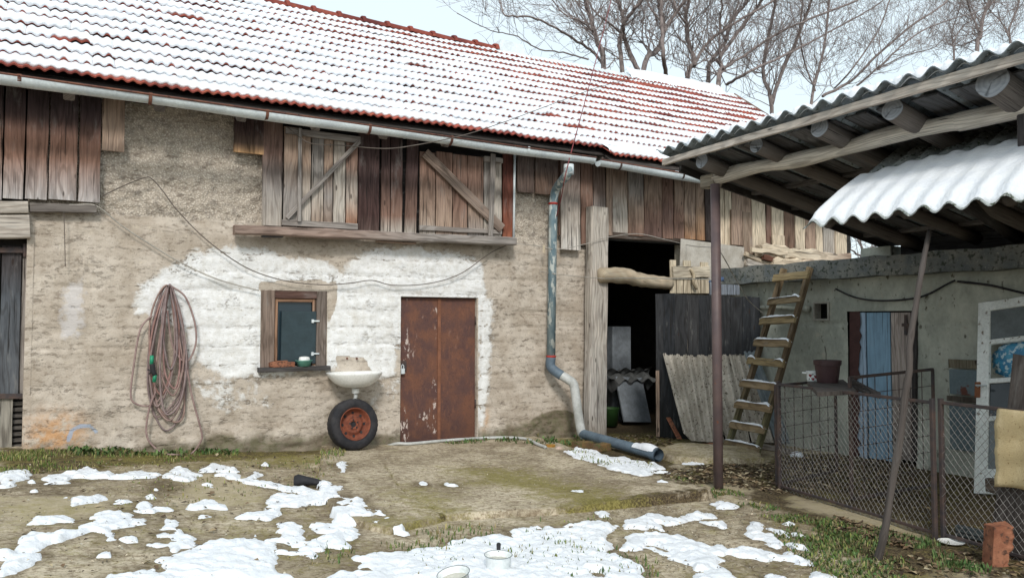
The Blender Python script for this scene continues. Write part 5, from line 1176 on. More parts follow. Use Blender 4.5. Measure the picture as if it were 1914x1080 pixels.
for (v0, v1, m_) in ((Hd * .79, Hd - .10, GREYP), (Hd * .38, Hd * .555, DARKP), (.24, Hd * .36, GREYP)):
    mb = MB(); mb.poly([gp(.12, v0, -.005), gp(.74, v0, -.005), gp(.74, v1, -.005), gp(.12, v1, -.005)], .004, nx_); mb.build('pane', m_, gd)
mb = MB(); mb.beam(gp(.02, Hd * .48, .03), gp(.02, Hd * .56, .03), ex, .05, .02); mb.build('lock_plate', plain('rust_orange_plate', S(150, 96, 64, .8), .7), gd)
mb = MB(); mb.tube([gp(.03, Hd * .535, .04), gp(.03, Hd * .535, .08), gp(.13, Hd * .53, .08)], .009, 8); mb.build('door_handle', GALV, gd, True)
BAG = m_mottle('blue_bag_film', S(86, 176, 214, .85), S(60, 140, 190, .85), 9, S(206, 228, 236, .9), (.52, .58), 22, rough=.35, bump=.3, spec=.5)
mb = MB(); cc = gp(.40, Hd * .675, -.12)
mb.lathe([(.001, -.19)] + [(.30 * math.sin(a) ** .6, -.19 * math.cos(a)) for a in np.linspace(.3, 2.7, 9)] + [(.04, .20), (.001, .21)], cc, (0, 0, 1), 40, wob=lambda a, j: 1 + .10 * math.sin(a * 7 + j * 2.3) + .07 * math.sin(a * 13 + j * 5), sx=.3)
tag(mb.build('plastic_bag', BAG, None, True), 'crumpled bright blue plastic bag showing through the white glazed door', 'bag')
# leaning dark board and hessian sack over the near fence rail
w0_ = V(fC.x, fC.y, 0); fdir = (fD - fC).normalized()
def fplane(px, py, off):      # point on the near panel's plane shifted outward by off
    nrm = np.array((fdir.y, -fdir.x, 0.0)); nrm = -nrm if nrm[0] > 0 else nrm
    d = FW + (px - 957) / F * RT + (540 - py) / F * UP; o_ = np.array(fC) + nrm * off
    t = np.dot(o_ - CAM, nrm) / np.dot(d, nrm); return Vector(CAM + t * d)
SACKM = m_mottle('hessian', S(220, 202, 164, .9), S(198, 178, 138, .88), 5, S(150, 124, 84, .8), (.6, .7), 60, rough=.98, bump=.5, bsc=120, spec=.05)
tl, br = fplane(1864, 762, .03), fplane(1856, 905, .03); u_ = fdir
def sk(i, j):
    t = j / 26; u = i / 22 * .62 - .0
    if t < .2: q = (t - .2) / .2; off = -.03 + .06 * (1 + q) ; z = tl.z - .02 * abs(q) * 0 - .18 * max(0, -q) * 1.0; off = .03 * (1 + 2 * q)
    else: q = (t - .2) / .8; z = tl.z - q * (tl.z - br.z) * 1.02 + .02 * math.sin(u * 9) * q; off = .03
    base = tl + u_ * (u + .004 * math.sin(t * 11) + .003 * math.sin(t * 47) - .03 * (t - .2))
    nr = V(fdir.y, -fdir.x, 0); nr = -nr if nr.x > 0 else nr
    return V(base.x, base.y, z) + nr * (off - .03 + .014 * math.sin(u * 16 + t * 3) * min(1, t * 2) + .006 * math.sin(t * 21 + u * 5))
mb = MB(); mb.grid(23, 27, sk); o = mb.build('sack', SACKM, None, True); tag(o, 'frayed tan hessian sack hung over the chain-link fence', 'sack')
sm = o.modifiers.new('s', 'SOLIDIFY'); sm.thickness = .006
mb = MB(); a, b = fplane(1893, 668, -.10), fplane(1838, 935, -.02); b2 = a + (b - a)
mb.beam(a + u_ * .22, V(b.x, b.y, fC.z - .05) + u_ * .24, u_, .42, .03, S(86, 78, 74, .8), 8, .008); tag(mb.build('leaning_board', WOOD, None), 'wide dark board propped upright behind the hessian sack', 'board')
mb = MB(); a = fplane(1840, 800, -.25); mb.beam(fplane(1846, 905, -.2), fplane(1990, 930, -.2), (0, 0, 1), .10, .05, S(110, 96, 84, .8), 5, .006); mb.beam(fplane(1790, 990, -.2), fplane(1990, 1035, -.2), (0, 0, 1), .08, .05, S(96, 104, 104, .8), 5, .006)
tag(mb.build('pallet_rails', WOOD, None), 'low wooden rails lying behind the near chain-link panel', 'rails')
# saucer and broken brick
pc = gnd(1778, 1017); mb = MB(); mb.lathe([(.001, .004), (.055, .004), (.085, .018), (.088, .02), (.08, .014), (.05, .008), (.001, .008)], pc + V(0, 0, .004), (0, 0, 1), 28); tag(mb.build('saucer', CERAMIC, None, True), 'small white saucer on the ground before the chain-link fence', 'saucer')
pb = gnd(1873, 1058); k = (pb - Vector(CAM)).dot(Vector(FW)) / F
mb = MB(); ux = V(RT[0], RT[1], 0); uy = V(FW[0], FW[1], 0).normalized()
def bk(i, j):
    t = j / 12; a = [(-1, -1), (.0, -1), (.75, -1), (1, -.7), (1, 1), (-1, 1)][i]
    chip = (.35 * max(0, math.sin(t * 6.2 + .4)) + .1 * math.sin(t * 23)) if i in (2, 3) else .02 * math.sin(t * 31 + i)
    x = a[0] * 20 * k - (chip * 22 * k if a[0] > 0 else 0) + (t - .5) * 6 * k; y = a[1] * .055 + (chip * .05 if i == 2 else 0)
    return pb + ux * x + uy * (y + .03) + V(0, 0, t * 76 * k - .005 + (.012 * math.sin(i * 2.) if j == 12 else 0))
mb.grid(6, 13, bk, closeu=True); mb.add([bk(i, 12) for i in range(6)], [(0, 1, 2, 3, 4, 5)]); tag(mb.build('broken_brick', ORANGEBRICK, None), 'orange broken hollow brick standing on end by the fence foot', 'brick')
# snow lumps and scraps in the pen
def lump(px, py, r, lab):
    p = gnd(px, py); mb = MB(); mb.lathe([(r * 1.05, -.01), (r, r * .2), (r * .75, r * .55), (r * .35, r * .75), (.001, r * .8)], p, (0, 0, 1), 18, wob=lambda a, j: 1 + .13 * math.sin(a * 3 + j) + .08 * math.sin(a * 7)); o = mb.build('snow_lump', SNOW, None, True); o['kind'] = 'stuff'
lump(1490, 852, .075, ''); 

# ================================================================== LADDER
ld_ = thing('ladder', 'rough wooden ladder with snowy rungs leaning on the flat roof', 'ladder', (7.4, -2, -.1))
bl, br_ = gnd(1360, 834), gnd(1413, 851); tl_, tr_ = wx(1465, 505, XB - .26), wx(1513, 503, XB - .26)
LW = S(150, 128, 92, .8); LWD = S(112, 94, 70, .8)
for p, q in ((bl, tl_), (br_, tr_)):
    mb = MB(); mid = p.lerp(q, .5) + V(.02, .01, -.02); d = (q - p).normalized()
    mb.beam(p - d * .05, mid, (0, 1, 0), .06, .085, grad(S(110, 106, 70, .8), LWD, LWD), 4, .004); mb.beam(mid - d * .004, q + d * .02, (0, 1, 0), .058, .08, grad(LWD, LWD, LW), 4, .004); mb.build('rail', WOOD, ld_)
fwd = (V(CAM[0], CAM[1], 0) - V(bl.x, bl.y, 0)).normalized(); ladn = (tl_ - bl).cross(br_ - bl).normalized()
if ladn.x > 0: ladn = -ladn
for i, (l, r, yl, yr) in enumerate(((1446, 1511, 520, 513), (1436, 1498, 565, 559), (1421, 1487, 601, 596), (1410, 1476, 640, 642), (1398, 1465, 673, 680), (1384, 1454, 716, 724), (1374, 1441, 755, 764), (1365, 1428, 793, 804), (1355, 1418, 827, 840))):
    t = (bl.z and 0) or (i)
    # intersect sight lines with the ladder plane moved out by rail thickness
    def lp(px, py):
        d = FW + (px - 957) / F * RT + (540 - py) / F * UP; n = np.array(ladn); o_ = np.array(bl) + n * .055
        return Vector(CAM + np.dot(o_ - CAM, n) / np.dot(d, n) * d)
    a, b = lp(l, yl), lp(r, yr); mb = MB(); up_ = (tl_ - bl).normalized()
    mb.beam(a, b, up_, .095 if i not in (1, 8) else .075, .03, vary(S(164, 142, 96, .8) if i in (0, 2, 4) else LW, .12), 4, .004); rg = mb.build('rung', WOOD, ld_)
    if i in (0,): continue
    mb = MB(); n = 20
    side = {1: (.0, .95), 2: (0, 1), 3: (.02, 1), 4: (0, 1), 5: (.03, 1), 6: (.03, .98), 7: (.0, 1), 8: (.0, 1)}[i]
    def sc(u, v, i=i, a=a, b=b):
        q = side[0] + (side[1] - side[0]) * v / n; e = min(1, min(v, n - v) / 2)
        hgt = (.024 + .007 * math.sin(v * .45 + i * 2) + .003 * math.sin(v * 1.9 + i)) * e
        if i == 4: hgt *= 1.6 * max(0, abs(2 * q - 1) - .55) / .45 * 1.4
        if i == 1: hgt *= .5 + 1.0 * (q > .8)
        if i == 6: hgt *= .55 + .9 * abs(2 * q - 1)
        c = a.lerp(b, q) + V(0, 0, .046); an = PI * u / 6
        return c + ladn * (math.cos(an) * .03 - .006) + V(0, 0, math.sin(an) * hgt - .004 - (0.02 if hgt < .002 else 0))
    mb.grid(7, n + 1, sc); mb.build('snow_cap', SNOW, rg, True)

# ================================================================== LEANING CORRUGATED SHEETS
def sheet(corn, ny, amp, lab, mat, ph=0.0, thick=.007, bite=None):
    """corn: bottom-left, bottom-right, top-right, top-left; corrugations run bottom to top"""
    bl_, br2, tr2, tl2 = (Vector(c) for c in corn); nrm = (br2 - bl_).cross(tl2 - bl_).normalized()
    if nrm.y > 0: nrm = -nrm
    mb = MB(); n = int(ny * 12); m = 8
    def pos(i, j, o):
        u = i / n; v = j / m; jag = (.012 * math.sin(i * .9) + .01 * math.sin(i * 2.7)) if j == m else 0
        p = (bl_.lerp(br2, u)).lerp(tl2.lerp(tr2, u), v) + (tl2 - bl_).normalized() * jag
        if bite and j == 0: p += (tl2 - bl_).normalized() * bite * max(0, 1 - u * ny / .8)
        return p + nrm * (amp * math.sin(u * ny * 2 * PI + ph) - o)
    A = [[pos(i, j, 0) for i in range(n + 1)] for j in range(m + 1)]; B = [[pos(i, j, thick) for i in range(n + 1)] for j in range(m + 1)]
    mb.grid(n + 1, m + 1, lambda i, j: A[j][i]); mb.grid(n + 1, m + 1, lambda i, j: B[j][i])
    for R1_, R2_ in ((A[0], B[0]), (A[-1], B[-1]), ([r[0] for r in A], [r[0] for r in B]), ([r[-1] for r in A], [r[-1] for r in B])): mb.grid(len(R1_), 2, lambda i, j: (R1_, R2_)[j][i])
    return tag(mb.build('corrugated_sheet', mat, None, 'auto'), lab, 'sheet', 'corrugated sheets leaning on the dark door leaf')
def fb(px, off): q = onleaf(px, 832, off); return V(q.x, q.y, float(zg(q.x, q.y)) + .03)
def ft(px, py, off=.07): return onleaf(px, py, off)
BLc, BRc = fb(1281, .36), fb(1354, .34)
sheet([BLc, BRc, ft(1340, 666, .07), ft(1239, 662, .07)], 4.6, .036, 'broad lichen spotted corrugated sheet leaning left of the brown post', CEMENT, .6, bite=.10)
b1, b2 = fb(1358, .27), fb(1402, .26)
sheet([b1, b2, ft(1372, 664, .045), ft(1310, 664, .045)], 2.7, .034, 'corrugated sheet with a pale edge tucked behind the broad lichen spotted one', CEMENT, 2.)
sheet([fb(1405, .22), fb(1446, .20), ft(1398, 662, .05), ft(1362, 664, .05)], 2.2, .034, 'mossy corrugated sheet seen between the brown post and the ladder', CEMENT, 1.)
LBL = m_mottle('pale_blue_cement', S(158, 168, 174, .8), S(132, 144, 150, .8), 4, S(96, 100, 100), (.64, .74), 22, rough=.9, bump=.2)
sheet([fb(1450, .24), fb(1484, .22), ft(1414, 656, .10), ft(1390, 658, .10)], 1.6, .034, 'pale bluish corrugated sheet strip slanting behind the ladder rungs', LBL, .3)
for i, (x0, x1) in enumerate(((1255, 1268), (1259, 1273))):
    mb = MB(); mb.beam(fb(x1, .22), onleaf(x0 - 8, 780, .05), (1, 0, 0), .035, .012, S(184, 104, 60, .8)); tag(mb.build('rust_strip', ORANGEBRICK, None), ('front' if i else 'rear') + ' one of two thin rust orange strips left of the lichen spotted sheet', 'strip', 'rust orange strips')
mb = MB(); q = gnd(1322, 838); mb.beam(q + V(-.1, -.02, .035), q + V(.13, -.02, .035), (0, 0, 1), .06, .11, (1, 1, 1), 4, .006); tag(mb.build('red_brick', ORANGEBRICK, None), 'flat red brick at the foot of the lichen spotted corrugated sheet', 'brick')
mb = MB(); q = gnd(1440, 838); mb.beam(gnd(1425, 838) + V(0, 0, .03), gnd(1478, 848) + V(0, 0, .03), (0, 0, 1), .05, .1, S(160, 150, 140, .8), 4, .006); tag(mb.build('foot_board', WOOD, None), 'snow dusted board lying at the foot of the ladder', 'board')
mb = MB(); q = gnd(1350, 852); mb.beam(gnd(1348, 840) + V(-.05, -.1, .16), gnd(1420, 850) + V(-.03, -.12, .13), (0, 0, 1), .10, .03, S(112, 106, 72, .8), 4, .006); 

# ================================================================== THINGS AT THE BARN WALL
HOSE = plain('dusty_rubber_hose', S(160, 132, 126, .85), .6, .12, .25)
def wallp(px, py, i=0): p = wy(px, py, -.05); return V(p.x, -.045 - .018 * (i % 6), p.z)
loops = [((313, 534), (281, 620), (276, 735), (310, 800), (345, 742), (337, 620)), ((314, 534), (290, 625), (281, 720), (300, 770), (340, 735), (335, 610)), ((318, 536), (296, 640), (290, 745), (318, 790), (345, 720), (331, 610)),
    ((311, 535), (284, 640), (278, 700), (292, 755), (318, 700), (326, 600)), ((316, 536), (300, 610), (300, 690), (322, 738), (340, 690), (340, 605)), ((317, 534), (305, 600), (296, 705), (308, 776), (338, 742), (345, 650)), ((312, 534), (292, 600), (286, 760), (318, 768), (352, 690), (333, 600)),
    ((314, 533), (282, 600), (288, 740), (325, 784), (344, 762), (326, 610)), ((315, 535), (287, 610), (279, 690), (305, 730), (330, 640), (330, 585)), ((316, 537), (306, 640), (310, 700), (326, 725), (336, 680), (329, 610)),
    ((315, 533), (300, 595), (313, 690), (330, 660), (326, 590), (320, 555))]
hs_ = MB()
for i, l in enumerate(loops):
    l = [(x + rnd.uniform(-2, 2), y + (rnd.uniform(-6, 6) if k else 0)) for k, (x, y) in enumerate(l)]
    pts = [wallp(x, y, i) for x, y in l]; c = [pts[-1]] + pts + [pts[0], pts[1]]
    hs_.tube(crom(c, 8)[8:-8], .0098, 8, vary(rnd.choice([(.95, .9, .9), (1.0, .8, .78), (.8, .82, .86), (1.05, 1, .95)]), .1), cap=False)
HOSE2 = m_mottle('hose_rubber', S(172, 150, 144, .9), S(146, 124, 120, .9), 14, rough=.6, bump=.05, usecol=True)
hs_.tube(crom([wallp(x, y, 3) for x, y in ((319, 535), (345, 555), (362, 600), (365, 640), (352, 672), (336, 670), (320, 640), (312, 580))], 8), .0098, 8, (.95, .9, .9), cap=False)
hs_.tube(crom([wallp(x, y, 2) for x, y in ((284, 590), (262, 615), (250, 680), (244, 738), (256, 755), (280, 757), (300, 740), (306, 690))], 8), .0098, 8, (.95, .92, .92), cap=False)
hs_.tube(crom([wallp(x, y, 5) for x, y in ((348, 690), (357, 740), (373, 800), (374, 820), (355, 845)) ] + [gnd(325, 852) + V(0, -.03, .02), gnd(300, 848) + V(0, 0, .02)] + [wallp(x, y, 4) for x, y in ((274, 815), (276, 770), (290, 730))], 8), .0098, 8, (.95, .9, .9), cap=False)
hose = thing('garden_hose', 'long brown hose looped on a nail on the barn wall', 'hose', tuple(wallp(313, 534)))
hs_.build('coils', HOSE2, hose, True)
GRN = plain('green_plastic', S(40, 150, 112, .85), .4, .1, .4)
mb = MB(); a, b = wy(284, 664, -.17), wy(283, 682, -.17); mb.tube([a, b], .02, 10); mb.build('connector', GRN, hose, True)
mb = MB(); a, b = wy(290, 698, -.17), wy(288, 714, -.17); mb.tube([a, b], .02, 10); mb.build('connector', GRN, hose, True)
mb = MB(); mb.tube(crom([wy(284, 680, -.17), wy(286, 692, -.175), wy(289, 700, -.17)], 4), .026, 10); mb.tube([wy(276, 690, -.18), wy(293, 700, -.18)], .008, 6); mb.tube([wy(291, 686, -.18), wy(278, 699, -.18)], .008, 6); mb.build('nozzle', BLACK, hose, True)
mb = MB(); mb.tube([wy(313, 535, .02), wy(313, 534, -.17)], .008, 6); mb.build('nail', DARKIRON, barn)
# brick, bowl on the window sill
zs_ = WIN[2]; 
mb = MB(); a, b = wy(504, 681, -.05), wy(549, 679, -.05); mb.beam((a.x, -.05, zs_ + .03), (b.x, -.05, zs_ + .03), (0, 0, 1), .06, .10, (1, 1, 1), 6, .006); mb.beam((a.x + .06, -.06, zs_ + .065), (a.x + .19, -.05, zs_ + .068), (0, 1, 0), .08, .012, (.4, .35, .33), 3, .006)
tag(mb.build('sill_brick', ORANGEBRICK, None), 'worn orange brick lying on the window sill', 'brick')
bc = wy(568, 683, -.05); bowl = thing('bowl', 'small green plastic bowl on the window sill with a white soap block', 'bowl', (bc.x, -.05, zs_)); bc = V(bc.x, -.05, zs_ + .002)
mb = MB(); mb.lathe([(.001, 0), (.07, 0), (.085, .055), (.10, .066), (.10, .07), (.082, .066), (.066, .012), (.001, .012)], bc, (0, 0, 1), 28); mb.build('bowl_body', plain('jade_plastic', S(112, 172, 156, .85), .45, .1, .4), bowl, True)
mb = MB(); mb.lathe([(.001, .05), (.06, .05), (.066, .075), (.055, .105), (.03, .112), (.001, .112)], bc, (0, 0, 1), 20, wob=lambda a, j: 1 + .08 * math.sin(a * 3 + j)); tag(mb.build('soap', CERAMIC, None, True), 'white soap lump heaped in the green bowl', 'soap')
# wash basin
wc = wy(664, 697, -.26); basin = thing('wash_basin', 'white ceramic wash basin fixed to the barn wall above the tyre', 'basin', (wc.x, -.02, wc.z))
aL, aR = wy(614, 697, -.24).x, wy(713, 697, -.24).x; cx_ = (aL + aR) / 2; aa = (aR - aL) / 2; bb = .235; cyb = -.24
mb = MB(); rings = [(.10, -.165), (.34, -.168), (.56, -.15), (.77, -.105), (.91, -.055), (.985, -.015), (1.0, .0), (.985, .008), (.95, .004), (.88, -.02), (.70, -.09), (.45, -.13), (.12, -.14), (.03, -.14)]
def bs(i, j):
    s, z = rings[j]; a = 2 * PI * i / 48; x = math.cos(a) * s; y = math.sin(a) * s
    x = math.copysign(abs(math.cos(a)) ** .85, math.cos(a)) * s
    yy = cyb - y * bb
    if math.sin(a) < 0: yy = cyb + abs(math.sin(a)) ** .5 * .235 * max(s, .75 if j < 5 else s)
    return (cx_ + x * aa, min(yy, -.006), wc.z + z)
mb.grid(48, len(rings), bs, closeu=True); mb.add([bs(i, 0) for i in range(48)], [tuple(range(48))]); mb.build('bowl', CERAMIC, basin, True)
mb = MB(); mb.tube([(cx_ + .0, -.25, wc.z - .18), (cx_, -.25, wc.z - .235)], .045, 16); mb.build('waste_fitting', CERAMIC, basin, True)
mb = MB(); mb.tube(crom([(cx_, -.25, wc.z - .23), (cx_ - .005, -.25, wc.z - .30), (cx_ - .06, -.21, wc.z - .36), (cx_ - .075, -.16, wc.z - .45), (cx_ - .075, -.12, wc.z - .75)], 6), .022, 12, (.9, .88, .8)); mb.build('waste_pipe', WHITEPVC, basin, True)
mb = MB(); mb.tube([(cx_ - .03, 0, wc.z + .16), (cx_ - .03, -.03, wc.z + .16)], .012, 8); mb.tube([(cx_ + .09, 0, wc.z + .155), (cx_ + .09, -.03, wc.z + .155)], .012, 8); mb.build('fixing_bolt', RUSTY, basin)
# spare wheel
tc0 = gnd(659, 848); Rt_ = 47 * ((tc0 - Vector(CAM)).dot(Vector(FW)) / F) * 1.01
tc = V(tc0.x, tc0.y, padz(tc0.x, tc0.y) + Rt_ - .005); axw = V(.10, -1, .17).normalized()
whl = thing('spare_wheel', 'worn black tyre on a rust orange steel rim leaning on the wall', 'wheel', (tc.x, tc.y, tc.z - Rt_))
mb = MB(); w_ = .085; prof = [(Rt_ * .60, -w_ * .7), (Rt_ * .66, -w_ * .95), (Rt_ * .80, -w_ * 1.05), (Rt_ * .92, -w_ * .95), (Rt_ * .975, -w_ * .8), (Rt_, -w_ * .55), (Rt_, 0), (Rt_, w_ * .55), (Rt_ * .975, w_ * .8), (Rt_ * .92, w_ * .95), (Rt_ * .8, w_ * 1.05), (Rt_ * .66, w_ * .95), (Rt_ * .60, w_ * .7)]
mb.lathe(prof, tc, axw, 96, wob=lambda a, j: 1 - (.012 if (int(a / (2 * PI) * 96) % 3 == 0 and 3 <= j <= 9) else 0)); mb.build('tyre', BLACK, whl, True)
RIMM = m_mottle('rust_orange_rim', S(150, 88, 66, .85), S(120, 70, 56, .85), 12, S(86, 56, 50), (.55, .68), 30, rough=.8, bump=.2, spec=.2)
mb = MB(); prof = [(Rt_ * .64, w_ * .86), (Rt_ * .63, w_ * .98), (Rt_ * .60, w_ * .9), (Rt_ * .57, w_ * .5), (Rt_ * .54, w_ * .1), (Rt_ * .40, w_ * .0), (Rt_ * .36, w_ * .32), (Rt_ * .27, w_ * .36), (Rt_ * .22, w_ * .2), (Rt_ * .20, w_ * .34), (Rt_ * .13, w_ * .36), (Rt_ * .115, w_ * .1)]
mb.lathe(prof, tc, axw, 48); mb.build('rim', RIMM, whl, True)
mb = MB(); mb.lathe([(.001, w_ * .12), (Rt_ * .118, w_ * .12)], tc, axw, 20, (.1, .1, .1)); mb.build('hub_hole', BLACK, whl)
ua = V(1, 0, 0); ua = (ua - axw * ua.dot(axw)).normalized(); va = axw.cross(ua)
for k in range(5):
    a = k * 2 * PI / 5 + .4; c = tc + (ua * math.cos(a) + va * math.sin(a)) * Rt_ * .17; mb = MB(); mb.lathe([(.001, w_ * .375), (.011, w_ * .375)], c, axw, 10, (.1, .1, .1)); mb.build('bolt_hole', BLACK, whl)
for k in range(8):
    a = k * 2 * PI / 8; c = tc + (ua * math.cos(a) + va * math.sin(a)) * Rt_ * .455; mb = MB(); mb.lathe([(.001, w_ * .14), (.016, w_ * .14)], c, axw, 10, (.1, .1, .1)); mb.build('vent_hole', BLACK, whl)
# white waste hose along the wall foot
pts = [(688, 832), (712, 833), (742, 838), (768, 838), (830, 832), (900, 827), (950, 826), (985, 829), (1003, 838), (1020, 845)]
mb = MB(); mb.tube(crom([V(q.x, min(q.y, -.03), padz(q.x, q.y) + .022) for q in (gnd(x, y + 2) for x, y in pts)], 6), .019, 10)
tag(mb.build('waste_hose', WHITEPVC, None, True), 'thin white hose running along the wall foot past the rusty door', 'hose')
p = gnd(1029, 842); mb = MB(); mb.lathe([(.001, 0), (.055, 0), (.06, .07), (.062, .074), (.001, .074)], p, (0, 0, 1), 20); can_ = mb.build('tin', plain('orange_tin', S(214, 158, 74, .85), .5, .2), None, 'auto'); tag(can_, 'small orange tin lying at the end of the white hose', 'tin')
p = gnd(1045, 846); mb = MB(); mb.lathe([(.001, 0)] + [(.042 * math.sin(a), .04 - .04 * math.cos(a)) for a in np.linspace(.3, 2.9, 8)] + [(.001, .08)], p, (0, 0, 1), 18, sx=1.2); tag(mb.build('ball', plain('pale_pink', S(226, 200, 184, .85), .6), None, True), 'small pale ball beside the orange tin', 'ball')
for i, (x, y, w, lab) in enumerate(((1086, 838, .26, 'mossy brick beneath the bent white downpipe'), (1122, 842, .2, 'dark brick beneath the blue grey ground pipe'))):
    q = gnd(x, y); mb = MB(); mb.beam(q + V(-w / 2, -.05, .045), q + V(w / 2, -.02, .045), (0, 0, 1), .10, .12, (.7, .7, .6), 4, .008); tag(mb.build('support_brick', m_mottle('mossy_brick%d' % i, S(132, 104, 66, .8), S(110, 88, 66, .8), 8, S(84, 84, 50), (.5, .62), 18, rough=.95, bump=.4), None), lab, 'brick')
for i, (x, y, r, lab) in enumerate(((474, 828, .05, 'pale stone in the crumbled wall foot left of the tyre'), (527, 833, .035, 'smaller light stone fallen by the wall between window and tyre'), (575, 832, .04, 'rounded whitish stone nearest the tyre at the wall foot'))):
    q = gnd(x, y); mb = MB(); mb.lathe([(.001, 0), (r, r * .1), (r * .95, r * .5), (r * .5, r * .9), (.001, r)], q + V(0, -.04, -.005), (0, 0, 1), 9, wob=lambda a, j: 1 + .2 * math.sin(a * 2 + j * 1.7)); tag(mb.build('stone', GREYWALL, None), lab, 'stone', 'stones by the wall foot')
# shoe
q = gnd(576, 911); sh = V(q.x, q.y, padz(q.x, q.y) + .02); mb = MB(); sd2 = V(.9, -.45, 0).normalized(); ss = V(-sd2.y, sd2.x, 0)
sec = [(-.12, .035, .085), (-.09, .045, .10), (-.04, .043, .085), (.02, .04, .07), (.07, .048, .058), (.11, .042, .042), (.135, .02, .02)]
mb.grid(10, len(sec), lambda i, j: sh + sd2 * sec[j][0] + ss * (math.cos(2 * PI * i / 10) * sec[j][1]) + V(0, 0, max(0, (math.sin(2 * PI * i / 10) * .5 + .5)) * sec[j][2]), closeu=True)
o = mb.build('shoe', BLACK, None, True); tag(o, 'lone black shoe lying in the thawing snow', 'shoe')
# enamel pans in the front snow
def pan(px, py, r, h, lab, han, tilt=0.0):
    q = gnd(px, py); c = V(q.x, q.y, padz(q.x, q.y) + .015); ax = V(tilt, -.03, 1).normalized(); p_ = thing('enamel_pan', lab, 'pan', tuple(c), 'enamel pans in the front snow')
    mb = MB(); mb.lathe([(.001, 0), (r * .82, 0), (r * .95, h * .15), (r * .98, h * .9), (r * 1.06, h), (r * 1.07, h * 1.02), (r * 1.0, h * .99), (r * .93, h * .85), (r * .9, h * .3), (.001, h * .25)], c, ax, 36); mb.build('pan_body', ENAMEL, p_, True)
    mb = MB(); mb.lathe([(r * 1.055, h * .99), (r * 1.08, h), (r * 1.08, h * 1.025), (r * 1.04, h * 1.03)], c, ax, 36); mb.build('rim', plain('grey_rim', S(120, 134, 136, .8), .3), p_, True)
    mb = MB(); mb.lathe([(.001, h * .6), (r * .92, h * .6)], c, ax, 28); mb.build('contents', plain('dull_water', S(214, 210, 196, .85), .3, .1, .4), p_)
    d = Vector(han).normalized(); a = c + ax * h * .85 + d * r * .98; mb = MB()
    mb.tube([a, a + d * .03 + V(0, 0, .012), a + d * .075 + V(0, 0, .03)], [.010, .012, .014], 10, (1, 1, 1)); mb.build('handle', BLACK, p_, True)
    return p_
pan(931, 1066, .078, .08, 'white enamel pan with its dark handle pointing back to the barn', (.5, .87, 0))
pan(852, 1104, .084, .085, 'white enamel pan tipped toward the viewer at the bottom edge', (.5, -.6, -.2), -.2)

# ================================================================== CABLES, LINES
CAB = plain('grey_cable', S(118, 108, 100, .85), .6); LINE = plain('pale_line', S(196, 190, 180, .85), .6)
def cable(pts, r, mat, lab, n=6):
    mb = MB(); mb.tube(crom(pts, n), r, 6, cap=True); return tag(mb.build('cable' if mat is CAB else 'line', mat, None, True), lab, 'cable' if mat is CAB else 'line')
cable([wy(x, y, -.075) for x, y in ((192, 366), (230, 348), (268, 333), (283, 334), (305, 358), (332, 394), (388, 450), (460, 500), (530, 524), (600, 532), (655, 529), (695, 524), (735, 533), (800, 530), (860, 512), (915, 474), (950, 457), (961, 451))], .0058, CAB, 'grey cable sagging across the barn wall over the window and door')
cable([wy(x, y, -.07) for x, y in ((60, 392), (95, 385), (140, 383), (180, 385), (225, 420), (270, 450), (340, 492), (410, 523), (484, 543))], .007, LINE, 'pale thin line slanting from the loft boards to the window')
cable([wy(x, y, -.07) for x, y in ((119, 388), (121, 450), (122, 498))], .004, CAB, 'short cord hanging straight down below the left loft boards')
def roofp(px, py, h=.14):
    n = np.array((0, ndir[0], ndir[1])); o_ = np.array((0, YE, ZE)) + n * h; d = FW + (px - 957) / F * RT + (540 - py) / F * UP
    return Vector(CAM + np.dot(o_ - CAM, n) / np.dot(d, n) * d)
cable([wy(536, 236, -.16), wy(545, 244, -.2), wy(580, 268, -.3), wy(640, 272, -.45), wy(720, 278, -.65), wy(780, 271, -.77), wy(845, 258, -.80), wy(890, 246, -.72), roofp(960, 222, .22), roofp(1040, 192), roofp(1120, 163, .10), roofp(1195, 144, .06)], .006, CAB, 'thin dark wire climbing from the left shutter over the gutter and roof')
RLINE = plain('red_line', S(150, 70, 72, .8), .6); mb = MB(); a = wy(1062, 306, -.76); b = wy(1150, -30, 3.0)
ca = wy(1112, 120, .6); mb.tube(crom([wy(1040, 405, -.3), wy(1050, 365, -.5), a, ca, b], 8), .007, 6); tag(mb.build('line', RLINE, None, True), 'dull red line running from the downpipe up past the ridge', 'line')
cable([wy(961, 455, -.1), wy(1000, 459, -.14), wy(1044, 466, -.2), wy(1098, 455, -.26), wy(1130, 445, -.28), wy(1190, 437, -.28), wy(1240, 447, -.3), wy(1290, 459, -.3), wx(1340, 463, 5.66)], .005, LINE, 'pale washing line strung from the hatch sill past the timber post')
pp_ = wx(1343, 522, 5.58); cable([wy(1008, 507, -.02), wy(1040, 512, -.25), wy(1100, 520, -.6).lerp(pp_, .12), wy(1008, 507, -.02).lerp(pp_, .6) + V(0, 0, -.03), pp_], .005, LINE, 'lower pale washing line tied to the brown steel post')
mb = MB(); mb.tube([pp_ + V(0, 0, -.02), pp_ + V(0, 0, .02)], .052, 12); mb.tube(crom([pp_ + V(-.05, -.04, 0), pp_ + V(-.12, -.03, -.02), pp_ + V(-.15, -.02, -.03)], 3), .008, 6); tag(mb.build('cord_knot', plain('blue_cord', S(120, 150, 200, .8), .7), None, True), 'blue cord knotted round the brown steel post', 'cord')
cable([wx(1345, 470, 5.7), V(*(wx(1352, 480, 5.72))), wx(1380, 530, 6.4), wx(1400, 562, 6.9), wx(1432, 590, 7.3)], .005, LINE, 'thin pale line sagging from the steel post to the ladder')
